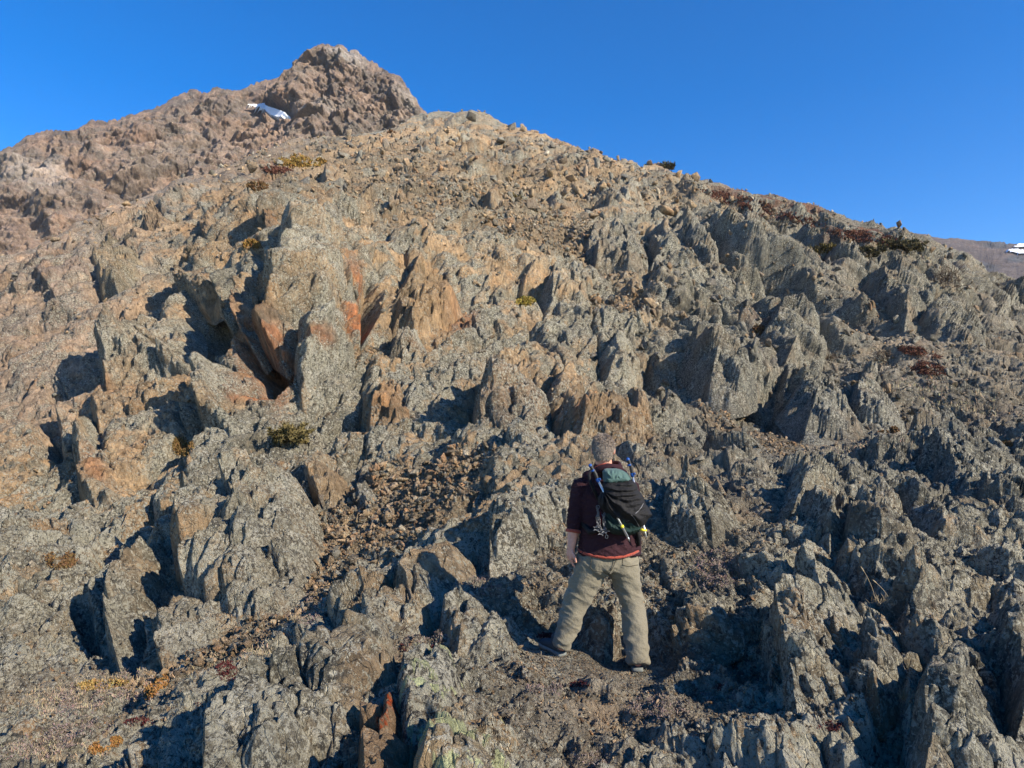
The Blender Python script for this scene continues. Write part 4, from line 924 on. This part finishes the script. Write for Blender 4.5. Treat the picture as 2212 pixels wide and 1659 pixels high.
def fingers(w, d, side, palm_n):
    """palm and five fingers; w wrist, d direction of the hand, side towards the thumb, palm_n palm normal"""
    d = d/np.linalg.norm(d); side = side-d*(side@d); side /= np.linalg.norm(side); n = np.cross(d, side); n = n*np.sign(n@palm_n)
    out = [capsule(w+d*.005, w+d*.05, .027, .034, 16, (1,.6)), ]
    R = [(w+d*t, side*a, n*b) for t, a, b in ((0,.028,.02),(.03,.036,.02),(.06,.042,.018),(.085,.041,.016),(.097,.036,.012))]
    out.append(rings_mesh(R, 18, 2.6))
    for i, (o_, L) in enumerate(((.031,.072),(.0105,.080),(-.0105,.074),(-.031,.058))):
        b = w+d*.088+side*o_; cur = b; ang = .35+.12*i
        for s_, r0, r1 in ((.44,.0098,.0092),(.32,.0092,.0085),(.24,.0085,.0074)):
            dd = d*math.cos(ang)+n*math.sin(ang)+side*o_*1.2; e = cur+dd/np.linalg.norm(dd)*L*s_*1.05; out.append(capsule(cur, e, r0, r1, 10)); cur = e; ang += .42
    b = w+d*.03+side*.03; e1 = b+d*.032+side*.022+n*.012; e2 = e1+d*.032+side*.006+n*.012; out += [capsule(b, e1, .014, .0115, 10), capsule(e1, e2, .0115, .0085, 10)]
    return out
body = [ellipsoid(HL(0,.0,.010), (.077,.098,.100), HR), ellipsoid(HL(0,.035,-.045), (.062,.070,.075), HR), ellipsoid(HL(0,.062,-.085), (.035,.035,.025), HR),
        capsule(HL(0,.09,.0), HL(0,.112,-.03), .010, .015, 12), ellipsoid(HL(0,.09,-.062), (.026,.014,.012), HR), ellipsoid(HL(-.03,.085,.012), (.014,.012,.008), HR), ellipsoid(HL(.03,.085,.012), (.014,.012,.008), HR), ellipsoid(HL(0,.088,.028), (.05,.014,.010), HR),
        capsule(HL(0,-.015,-.06), Z(455,330,.02), .060, .066, 20)]
for sx in (-1, 1): body += [ellipsoid(HL(sx*.080,.0,-.012), (.008,.018,.032), HR@np.array(Matrix.Rotation(sx*.35,3,'Z')))]
body += [rings_mesh(torso_rings(-.02), 28)]
for s_, e, w in ((LS,LE,LW),(RS,RE,RW)): body += [capsule(s_, e, .058, .046), capsule(e, e*.45+w*.55, .046, .042), capsule(e*.45+w*.55, w, .042, .029)]
body += fingers(LW, Z(262,850,-.02)-LW, np.array((.25,-1,.05)), np.array((1,.3,0)))
body += fingers(RW, np.array((-.2,1,-.2)), np.array((-.4,.2,1)), np.array((-1,0,-.2)))
for h, k, a in ((LH_,LK,LA),(RH_,RK,RA)): body += [capsule(h, k, .09, .055), capsule(k, k*.6+a*.4, .055, .055), capsule(k*.6+a*.4, a, .055, .038)]
V, N, Q, T = union(body, .0045, 5, .5)
pobj('body', V, Q, T, M_SKIN)
# hair: a short clipped cap over the skull, down to the nape
hv, hn, hq, ht_ = union([ellipsoid(HL(0,-.003,.012), (.083,.101,.102), HR), ellipsoid(HL(0,-.04,-.035), (.066,.060,.07), HR)], .005, 4)
loc = (hv-headc)@HR
q_ = hv+hn*(fbm(hv/np.array((.010,.010,.03)), 3, 5)*.0042)[:,None]
kv = (loc[:,2] > -.090+.6*np.maximum(loc[:,1],0)+noise(hv/.015,8)*.006) & ~((loc[:,1] > .05) & (loc[:,2] < .05)) & ~((abs(loc[:,0]) > .066) & (loc[:,2] < -.0) & (loc[:,1] > -.028))
q2 = np.where(kv[:,None], q_, hv-hn*.014)
hair = pobj('hair', q2, hq, ht_, M_HAIR)
rg = np.random.default_rng(9); idx = rg.choice(np.nonzero(kv)[0], 9000); b_ = q_[idx]; dr = hn[idx]*.55+np.array((0,-.15,-.45))+rg.normal(size=(len(idx),3))*.25; dr /= np.linalg.norm(dr, axis=1)[:,None]
cc = np.array((.40,.335,.28))*rg.uniform(.7,1.3,(len(idx),1)); topm = sm(.0,.08,loc[idx,2])[:,None]; cc = cc*(1-.25*topm)+topm*.1*np.array((.3,.14,.08))
V, Q, T, Cc = tri_blades(b_-dr*.002, dr, rg.uniform(.008,.018,len(idx)), .0026*np.ones(len(idx)), cc, rg)
o = mesh_np('hair_strands', V-org, Q, T, M_LEAF, Cc, parent=hair)
# shirt
def folds(V, N, amp, sc, seed, dirn=None, k=1.): 
    f = noise(V/np.array(sc), seed); r = 1-np.abs(f)*2.4
    return V+N*(amp*(r*abs(r)*.6+.4*noise(V/np.array(sc)/.45, seed+1)))[:,None]
ts = torso_rings(.004); Zl = LE*.18+LW*.82*0+LE*0
cuff = LE*.72+LW*.28
V, N, Q, T = union([rings_mesh(ts[:-1], 40), capsule(LS, LE, .068, .057), capsule(LE, cuff, .057, .052), capsule(RS, RE, .068, .057), capsule(RE, RE*.6+RW*.4, .057, .05), ellipsoid(Z(400,365,.03), (.09,.07,.045)), ellipsoid(Z(530,365,.03), (.09,.07,.045))], .006, 10)
arm = np.linalg.norm(np.cross(V-LS, (LW-LS)/np.linalg.norm(LW-LS)), axis=1) < .085
V = np.where(arm[:,None], folds(V, N, .013, (.09,.09,.020), 31), folds(V, N, .014, (.09,.12,.05), 33))
shirt = pobj('shirt', V, Q, T, M_SHIRT)
def ring_tube(c, u, w, r, ns=40, wob=0):
    th = np.linspace(0, 2*np.pi, ns+1); pts = c+np.cos(th)[:,None]*u+np.sin(th)[:,None]*w
    if wob: pts = pts+np.stack([0*th, 0*th, np.sin(th*3+1)*wob], 1)
    return tube(pts, r, 8)
dA = (LW-LE)/np.linalg.norm(LW-LE); e1 = np.cross(dA, (0,1,0)); e1 /= np.linalg.norm(e1); e2 = np.cross(dA, e1)
V, Q, T = rings_mesh([(cuff+dA*t, e1*r, e2*r) for t, r in ((.028,.050),(.029,.058),(.050,.0575),(.052,.049))], 28); pobj('cuff_trim', V, Q, T, M_TRIM, shirt)
hem = torso_rings(.010)[0]; V, Q, T = rings_mesh([(hem[0]+Zv*(t), hem[1]*k, hem[2]*k) for t, k in ((-.010,.97),(-.012,1.0),(.004,1.01),(.008,.98))], 48)
V[:,2] += .035*(np.abs(V[:,0]-Z(470,830)[0])/.22)**2-.0; pobj('hem_trim', V, Q, T, M_TRIM, shirt)
# hood collar
cc_ = Z(478, 318, -.005); R = []
cv = MB()
for rr, zz, tk, mt in ((.092,.0,.020,0),(.088,.022,.015,0)):
    V, Q, T = ring_tube(cc_+Zv*zz, X*rr*1.0, Yv*rr*.85+Zv*.02, tk, 36, .006); cv.add(V, Q, T)
V, Q, T = tube(np.array([Z(395,352,-.08), Z(430,325,-.11), Z(480,316,-.12), Z(535,320,-.115), Z(582,350,-.09)]), np.array((.016,.026,.031,.027,.016)), 10); cv.add(V, Q, T)
cv.V = [v-org for v in cv.V]; cv.build('collar', M_SHIRT, shirt, True)
V, Q, T = tube(np.array([Z(392,328,-.085), Z(410,312,-.10), Z(440,299,-.112), Z(470,294,-.115)]), .004, 6); pobj('collar_trim', V, Q, T, M_TRIM, shirt)
# trousers
def leg(h, k, a, r):
    m = [(h+(k-h)*t) for t in (0,.5)]; out = [capsule(h, h*.45+k*.55, r[0], r[1], 24), capsule(h*.45+k*.55, k, r[1], r[2], 24), capsule(k, k*.5+a*.5, r[2], r[3], 24)]
    d = (a-k)/np.linalg.norm(a-k); u = np.cross(d, (0,1,0)); u /= np.linalg.norm(u); w = np.cross(d, u); R = []
    for t in np.linspace(.35,1.04,8): rr = r[3]+(r[4]-r[3])*t; R.append((k+(a-k)*t, u*rr, w*rr*1.05))
    out.append(rings_mesh(R, 28)); return out
tr = [rings_mesh([(Z(482,770,0), X*.180, Yv*.12), (Z(484,800,0), X*.200, Yv*.14), (Z(482,860,0), X*.214, Yv*.152), (Z(480,905,0), X*.20, Yv*.14)], 36),
      ellipsoid(Z(425,860,-.045), (.10,.10,.12)), ellipsoid(Z(545,860,-.045), (.10,.10,.12))]
tr += leg(Z(392,870,.0), LK, LA, (.122,.104,.090,.082,.064)); tr += leg(Z(562,870,.0), RK, RA, (.114,.092,.081,.082,.077))
V, N, Q, T = union(tr, .006, 12)
wz = sm(Z(0,1250)[2], Z(0,1400)[2], V[:,2])
RX = np.array(Matrix.Rotation(.7,3,'Y')); RY_ = np.array(Matrix.Rotation(-.6,3,'Y')); V = V+N*((1-abs(noise((V@RX.T)/np.array((.20,.2,.07)),41))*3)*.009)[:,None]; V = V+N*((1-abs(noise((V@RY_.T)/np.array((.16,.2,.05)),42))*3)*.006)[:,None]; V = V+N*((noise((V@np.array(Matrix.Rotation(.6,3,'Y')).T)/np.array((.12,.12,.03)), 45))*.010*sm(Z(0,1100)[2],Z(0,1380)[2],V[:,2]))[:,None]
trs = pobj('trousers', V, Q, T, M_PANTS)
from mathutils.bvhtree import BVHTree
def bvh_of(V, Q, T): return BVHTree.FromPolygons([tuple(v) for v in V], [tuple(int(i) for i in f) for f in Q]+([tuple(int(i) for i in f) for f in T] if len(T) else []))
CAMP = Vector((0,0,EYE))
def drape(bvh, pts, rad, name, mat, parent, lift=.0, n=14):
    """a seam or cord lying on a surface through the given survey points"""
    pts = np.array(pts, float); tt = np.linspace(0, len(pts)-1, n); pp = np.stack([np.interp(tt, range(len(pts)), pts[:,0]), np.interp(tt, range(len(pts)), pts[:,1])], 1); out = []
    for a, b in pp:
        d = Vector(Z(a, b))-CAMP; d.normalize(); h = bvh.ray_cast(CAMP, d)
        if h[0] is not None: out.append(np.array(h[0]+h[1]*lift))
    if len(out) < 2: return
    V, Q, T = tube(np.array(out), rad, 6); return pobj(name, V, Q, T, mat, parent)
bt = bvh_of(V, Q, T)
M_SEAM = cloth_mat('seam', (.085,.075,.055))
for L in ([(386,835),(378,895),(400,915),(455,920),(492,912),(506,880),(512,830)],[(566,815),(562,880),(600,888),(650,880)]): drape(bt, L, .0032, 'pocket_seam', M_SEAM, trs, .0005, 26)
drape(bt, [(520,815),(528,850),(505,900),(480,935)], .0025, 'pocket_seam', M_SEAM, trs, .0005, 20)
# shoes
def shoe(heel, toe, nm):
    d = toe-heel; L = np.linalg.norm(d); d = d/L; s_ = np.cross(d, Zv); s_ /= np.linalg.norm(s_); up = np.cross(s_, d)
    R = [(heel+d*L*t+up*h, s_*w, up*v) for t, w, v, h in ((0,.030,.034,.050),(.06,.036,.046,.056),(.25,.040,.052,.060),(.45,.043,.042,.050),(.7,.050,.034,.042),(.9,.042,.026,.034),(1.,.022,.016,.028))]
    V, N, Q, T = union([rings_mesh(R, 24), capsule(heel+d*.06+up*.06, heel+d*.075+up*.115, .045, .045, 18)], .005, 5); sh = pobj('shoe', V, Q, T, M_SHOE)
    S_ = [(heel+d*L*t, w) for t, w in ((-.03,.026),(.0,.038),(.15,.042),(.4,.040),(.65,.052),(.85,.050),(.97,.034),(1.03,.014))]
    pts = [c+s_*w for c, w in S_]+[c-s_*w for c, w in S_[::-1]]; n = len(pts); pts = np.array(pts)
    V = np.concatenate([pts+up*.001, pts*1.0+up*.018, pts+up*.030-((pts-pts.mean(0))*.04)]); mb = MB(); Qs = [(i, (i+1)%n, n+(i+1)%n, n+i) for i in range(n)]+[(n+i, n+(i+1)%n, 2*n+(i+1)%n, 2*n+i) for i in range(n)]
    V = np.concatenate([V, [pts.mean(0), pts.mean(0)+up*.03]]); Ts = [(3*n, (i+1)%n, i) for i in range(n)]+[(3*n+1, 2*n+i, 2*n+(i+1)%n) for i in range(n)]
    pobj('sole', V, Qs, Ts, M_SOLE, sh)
    V, Q, T = tube(np.array([heel+up*.055-d*.004+s_*w for w in (-.034,-.02,0,.02,.034)])+d*np.array((.02,.004,0,.004,.02))[:,None], .005, 6); pobj('heel_band', V, Q, T, M_SOLE, sh)
hl = Z(216,1408,.02); shoe(hl, hl+np.array((-.145,.235,.02)), 'l'); hr = Z(650,1498,-.13); shoe(hr, hr+np.array((.03,.285,.0)), 'r')

# ------------------------------------------------------------------ backpack, jacket over it, poles, spikes
def Z2(a, b, dy=0.): return P(1198.8+a*.179, 918+b*.179, YB+dy)
def puff(poly, yc, front, back, fold=None, step=.9, rim=14., jit=2.):
    """closed padded volume with the given outline, front bulging towards the viewer and back away"""
    pl = np.array([(1198.8+a*.179, 918+b*.179) for a, b in poly]); xs = np.arange(pl[:,0].min()-3, pl[:,0].max()+3, step); ys = np.arange(pl[:,1].min()-3, pl[:,1].max()+3, step)
    xx, yy = np.meshgrid(xs, ys); x = xx.ravel(); y = yy.ravel(); p = P(x, y, YB+yc); jx = noise(p/.05, 3)*jit; jy = noise(p/.05+9, 4)*jit
    sd, _ = sdpoly(x+jx, y+jy, [tuple(q) for q in pl]); t = np.clip(sd/rim, 0, 1); g = np.sqrt(1-(1-t)**2)
    fo = fold(x, y, p) if fold else 0
    F = P(x, y, YB+yc-front*g+fo*np.clip(t*3,0,1)); B = P(x, y, YB+yc+back*g+.002)
    k = sd > 0; q = gridquads(*xx.shape); q = q[k[q].any(1)]; used = np.unique(q); mp = np.full(len(x), -1); mp[used] = np.arange(len(used)); q = mp[q]; n = len(used)
    # boundary edges joined front to back
    E = np.concatenate([q[:,[0,1]], q[:,[1,2]], q[:,[2,3]], q[:,[3,0]]]); es = {tuple(e) for e in E.tolist()}; bd = np.array([e for e in es if (e[1],e[0]) not in es])
    V = np.concatenate([F[used], B[used]]); Qa = np.concatenate([q, q[:,::-1]+n, np.stack([bd[:,1], bd[:,0], bd[:,0]+n, bd[:,1]+n], 1)])
    return V, Qa, []
PK = bpy.data.objects.new('backpack', None); COL.objects.link(PK); po = Z2(800,1200,-.2); PK.location = po
tag(PK, 'dark green backpack with a teal top worn on the back of the man', 'backpack')
def kobj(name, g, mat, parent=PK, smooth=True): return mesh_np(name, g[0]-po, g[1], g[2] if len(g[2]) else None, mat, smooth=smooth, parent=parent)
fld = lambda x, y, p: -.010*(1-abs(noise(p/np.array((.03,.03,.07)), 91))*3)
kobj('top_pocket', puff([(580,640),(572,560),(600,530),(700,525),(800,540),(870,575),(915,640),(930,700),(760,760),(600,720)], -.19, .09, .05, fld, rim=20), M_GREEN)
kobj('main_bag', puff([(560,720),(900,690),(1000,900),(1060,1150),(1040,1240),(960,1310),(850,1338),(700,1310),(620,1240),(600,1100),(560,900)], -.20, .08, .06, fld, rim=38), M_DKGREEN)
kobj('bag_base', puff([(600,1100),(700,1170),(900,1230),(1050,1240),(1020,1290),(880,1340),(720,1312),(630,1260)], -.22, .085, .03, fld, rim=20), M_DKGREEN)
tp = puff([(640,650),(860,640),(880,670),(660,690)], -.285, .006, .01); kobj('zip_flap', tp, M_GREEN)
for L in ([(440,540,-.06),(410,600,-.13),(430,700,-.17),(480,800,-.16),(520,900,-.15)],[(450,700,-.19),(490,715,-.19),(480,760,-.18),(440,820,-.16)]):
    V, Q, T = tube(np.array([Z2(a,b,c) for a,b,c in L]), .012 if L[0][0] == 440 else .004, 6); V = V; kobj('shoulder_strap', (V, Q, T), M_BLACK)
V, Q, T = tube(np.array([Z2(330,1180,-.02),Z2(420,1290,-.14),Z2(600,1250,-.18)]), .022, 8); kobj('hip_belt', (V, Q, T), M_BLACK)
V, Q, T = tube(np.array([Z2(1000,1280,-.13),Z2(1010,1340,-.12),Z2(1005,1450,-.10)]), .018, 6); kobj('hip_belt', (V, Q, T), M_BLACK)
th = np.linspace(0,2*np.pi,16); V, Q, T = tube(np.array([Z2(624+np.cos(a)*16, 1348+np.sin(a)*22, -.17) for a in th]), .0018, 5); kobj('cord_loop', (V, Q, T), M_WHITE)
kobj('yellow_strap', tube(np.array([Z2(1030,1264,-.26),Z2(1060,1268,-.27),Z2(1105,1274,-.265)]), np.array((.008,.010,.007)), 8), M_YEL)
# jacket
def jfold(x, y, p):
    ox, oy = 1303., 1060.; dx, dy = x-ox, y-oy; r = np.hypot(dx, dy); a = np.arctan2(dy, dx)
    w = noise(p/.07, 95)*1.2
    f1 = np.cos(a*15+w*2.2+r*.03); f2 = np.cos((y-1035+.004*(x-1345)**2)*.55+w*2)
    t = sm(.15,.75, a)
    return -.014*(f1*t+f2*(1-t)*.7)-.006*noise(p/.025, 96)
jk = puff([(585,690),(620,668),(760,655),(900,650),(950,672),(1000,760),(1080,920),(1168,1082),(1110,1160),(1050,1222),(1000,1240),(850,1215),(740,1180),(650,1100),(580,1040),(530,960),(520,880),(562,800),(560,740)], -.215, .125, .05, jfold, rim=44, jit=3)
JK = mesh_np('jacket', jk[0]-po, jk[1], None, M_BLACK, smooth=True); JK.location = po
tag(JK, 'black jacket stretched over the backpack with loose folds and thin grey seams', 'jacket')
jb = bvh_of(jk[0], jk[1], [])
def zz(a, b): q = (1198.8+a*.179-1134)/.3743, (918+b*.179-891)/.3743; return q
M_PIPE = simple_mat('grey_piping', (.20,.20,.22), .5, 60, .1)
def jline(L, r, name='piping', mat=None):
    o = drape(jb, [zz(*q) for q in L], r, name, mat or M_PIPE, None, .001, 22)
    if o: o.data.transform(Matrix.Translation(Vector(org)-Vector(po))); o.parent = JK
jline([(1068,945),(1045,990),(1010,1035),(972,1068)], .0022); jline([(612,880),(620,930),(640,990),(660,1035)], .0012); jline([(560,1010),(600,1050),(640,1090),(700,1140)], .0015)
jline([(920,1085),(955,1120),(985,1165),(1010,1215),(1030,1240)], .0022); jline([(735,930),(790,940)], .001); jline([(845,1150),(860,1165),(905,1150)], .0012)
def jacket_text():
    cu = bpy.data.curves.new('lettering', 'FONT'); cu.body = 'somtec'; cu.size = .030; cu.extrude = .0004; t = bpy.data.objects.new('t', cu); COL.objects.link(t)
    dg = bpy.context.evaluated_depsgraph_get(); dg.update(); me = bpy.data.meshes.new_from_object(t.evaluated_get(dg)); bpy.data.objects.remove(t)
    a, b = Z2(915,1092), Z2(985,1200)
    V = np.array([v.co[:] for v in me.vertices]); w = V[:,0].max(); u0 = np.array((918.,1098.)); u1 = np.array((1000.,1200.)); d = (u1-u0)/w; n = np.array((d[1],-d[0]))
    out = []
    for v in V:
        q = u0+d*v[0]+n*(v[1]-.026)*1.0; zc = zz(*q); dv = Vector(Z(*zc))-CAMP; dv.normalize(); h = jb.ray_cast(CAMP, dv); hp = h[0]+h[1]*.0015 if h[0] is not None else CAMP+dv*5.1
        out.append(np.array(hp)+np.array((0,-1,0))*v[2])
    for i, v in enumerate(me.vertices): v.co = Vector(out[i])-Vector(po)
    me.materials.clear(); me.materials.append(M_WHITE); o = bpy.data.objects.new('lettering', me); COL.objects.link(o); o.parent = JK
jacket_text()
# trekking poles
def pole(label, path, low):
    r = bpy.data.objects.new('trekking_pole', None); COL.objects.link(r); o0 = path[0]; r.location = o0; tag(r, label, 'trekking pole', 'pair of trekking poles strapped to the backpack')
    def mk(nm, g, m, par=None): return mesh_np(nm, g[0]-o0, g[1], g[2], m, smooth=True, parent=par or r)
    a, b, c = path                           # top of grip, lower end of grip, tip
    g = [a+(b-a)*t for t in np.linspace(0,1,9)]; g = np.array(g)+np.array((.006,0,0))*np.sin(np.linspace(0,3.1,9))[:,None]
    gr = mk('grip', tube(g, np.array((.013,.0125,.0115,.0135,.012,.014,.0125,.012,.011)), 12), M_GRIP)
    ax = (b-a)/np.linalg.norm(b-a); mk('grip_cap', tube(np.array([a-ax*.012, a-ax*.006, a+ax*.004, a+ax*.012]), np.array((.006,.013,.014,.010)), 12), M_BLUE, gr)
    mk('collar_ring', tube(np.array([a+ax*.035, a+ax*.048]), .0155, 12), M_BLUE, gr)
    mk('lock_lever', tube(np.array([b-ax*.006, b+ax*.006, b+ax*.022]), np.array((.012,.014,.012)), 10), M_BLUE)
    lp = [b+np.array((.012,-.012,.008)), b+np.array((.020,-.016,-.004))]; mk('lever_tab', tube(np.array(lp), .006, 6), M_BLUE)
    mk('shaft', tube(np.array([b, b*.5+c*.5, c-ax*.03]), np.array((.0085,.008,.0075)), 12), M_METAL); 
    q = c-(c-b)/np.linalg.norm(c-b)*.10; dd = (c-b)/np.linalg.norm(c-b)
    mk('lower_shaft', tube(np.array([q-dd*.02, q+dd*.06, c-dd*.02, c]), np.array((.0085,.0085,.006,.002)), 10), M_METAL); mk('tape_mark', tube(np.array([q-dd*.022, q-dd*.004]), .012, 10), M_YEL)
    mk('wrist_strap', tube(np.array([a+ax*.01, a+ax*.03+X*.045*low, a+ax*.09+X*.055*low, a+ax*.13+X*.03*low]), .006, 6), M_BLACK)
pole('trekking pole with blue grip cap on the left side of the pack', [Z2(425,490,-.24), Z2(512,655,-.25), Z2(905,1405,-.325)], .0)
pole('trekking pole with blue grip cap on the right side of the pack', [Z2(880,415,-.22), Z2(930,590,-.22), Z2(1105,1378,-.20)], 1.0)
# microspikes
def spikes():
    r = bpy.data.objects.new('microspikes', None); COL.objects.link(r); o0 = Z2(515,990,-.24); r.location = o0; tag(r, 'bundle of steel chain ice spikes hanging from the left side of the pack', 'ice spikes')
    rg = np.random.default_rng(4)
    def link(c, d, s=.009):
        d = d/np.linalg.norm(d); u = np.cross(d, rg.normal(size=3)); u /= np.linalg.norm(u); th = np.linspace(0,2*np.pi,9); return tube(c+np.cos(th)[:,None]*d*s*1.3+np.sin(th)[:,None]*u*s*.7, .0022, 4)
    for L in ([(515,1000),(520,1060),(500,1120),(505,1250)],[(520,1060),(540,1120),(545,1200),(560,1290)],[(590,1080),(575,1150),(590,1220),(600,1280)],[(530,1080),(515,1170),(530,1240)],[(575,1090),(605,1140),(600,1200),(585,1290)]):
        pts = np.array([Z2(a+rg.normal()*3, b, -.26) for a, b in L]); mb = MB(); seg = 0; t = np.linspace(0, len(pts)-1, 14)
        for i, q in enumerate(t):
            k = min(int(q), len(pts)-2); c = pts[k]+(pts[k+1]-pts[k])*(q-k); mb.add(*link(c+rg.normal(size=3)*.002, pts[k+1]-pts[k]))
        mb.V = [v-o0 for v in mb.V]; mb.build('chain', M_STEEL, r, True)
    for a, b in ((505,1250),(600,1280),(560,1300)):
        mb = MB(); c = Z2(a, b, -.27); th = np.linspace(0,2*np.pi,10); mb.add(*tube(c+np.cos(th)[:,None]*X*.017+np.sin(th)[:,None]*Zv*.012, .0042, 6))
        for q in range(5): e = c+np.array((math.cos(q*1.25)*.018, -.006, math.sin(q*1.25)*.013)); mb.add(*tube(np.array([e, e+(e-c)*.9]), np.array((.0045,.0008)), 5))
        mb.V = [v-o0 for v in mb.V]; mb.build('spike_plate', M_STEEL, r, True)
    V, Q, T = tube(np.array([Z2(545,1050,-.245),Z2(555,1120,-.25),Z2(545,1200,-.25)]), .008, 6); mesh_np('rubber_harness', V-o0, Q, T, M_TRIM and cloth_mat('harness',(.07,.008,.012)), smooth=True, parent=r)
    th = np.linspace(0,2*np.pi,14); V, Q, T = tube(Z2(518,990,-.25)+np.cos(th)[:,None]*X*.012+np.sin(th)[:,None]*Zv*.012, .003, 6); mesh_np('carabiner', V-o0, Q, T, M_STEEL, smooth=True, parent=r)
spikes()


# ------------------------------------------------------------------ air
def air():
    m = bpy.data.materials.new('haze'); m.use_nodes = True; nt = m.node_tree; nt.nodes.clear(); out = nt.nodes.new('ShaderNodeOutputMaterial'); v = nt.nodes.new('ShaderNodeVolumePrincipled')
    v.inputs['Density'].default_value = .00022; v.inputs['Color'].default_value = (.80,.87,1,1); v.inputs['Anisotropy'].default_value = .2; nt.links.new(v.outputs[0], out.inputs['Volume'])
    lo = np.array((1e9,)*3); hi = -lo
    for src in (HILL, MOUNT, FARH): lo = np.minimum(lo, src['p'].min(0)); hi = np.maximum(hi, src['p'].max(0))
    lo = lo-1.0; hi = hi+2.0
    V = np.array([(x, y, z) for x in (lo[0],hi[0]) for y in (lo[1],hi[1]) for z in (lo[2],hi[2])]); Q = [(0,1,3,2),(4,6,7,5),(0,4,5,1),(2,3,7,6),(0,2,6,4),(1,5,7,3)]
    tag(mesh_np('haze', V, Q, mat=m), 'thin bluish air between the viewer and the far slopes', 'haze', kind='stuff')
air()
# ------------------------------------------------------------------ light, sky, camera
SUN_AZ = (.82,-.57); SUN_EL = 30
sv = Vector((SUN_AZ[0]*math.cos(math.radians(SUN_EL)), SUN_AZ[1]*math.cos(math.radians(SUN_EL)), math.sin(math.radians(SUN_EL))))
sl = bpy.data.lights.new('sun', 'SUN'); sl.energy = 5.0; sl.angle = math.radians(.5); sl.color = (1,.885,.70)
so = bpy.data.objects.new('sun', sl); COL.objects.link(so); so.rotation_euler = sv.to_track_quat('Z','Y').to_euler(); so.location = (30,-30,40)
W = bpy.data.worlds.new('World'); S.world = W; W.use_nodes = True; nt = W.node_tree
sk = nt.nodes.new('ShaderNodeTexSky'); sk.sky_type = 'NISHITA'; sk.sun_disc = False; sk.sun_elevation = math.radians(SUN_EL); sk.sun_rotation = math.atan2(SUN_AZ[0], SUN_AZ[1])
sk.altitude = 1400; sk.air_density = 1.0; sk.dust_density = .25; sk.ozone_density = 2.2
bg = nt.nodes['Background']; bg.inputs[1].default_value = .085
hs = nt.nodes.new('ShaderNodeHueSaturation'); hs.inputs['Saturation'].default_value = 1.45; hs.inputs['Value'].default_value = 1.56; hs.inputs['Hue'].default_value = .509
nt.links.new(sk.outputs[0], hs.inputs['Color']); nt.links.new(hs.outputs[0], bg.inputs[0])
cam = bpy.data.cameras.new('camera'); cam.sensor_width = 36; cam.lens = 25.0; cam.clip_end = 6000; cam.clip_start = .05
co = bpy.data.objects.new('camera', cam); COL.objects.link(co); co.location = (0,0,EYE); co.rotation_euler = (math.pi/2+PITCH, 0, 0)
S.camera = co
S.view_settings.view_transform = 'Standard'; S.view_settings.look = 'None'; S.view_settings.exposure = 0.84
S.cycles.diffuse_bounces = 1; S.cycles.max_bounces = 5; S.view_settings.gamma = 1
S.render.resolution_x = 1024; S.render.resolution_y = 768
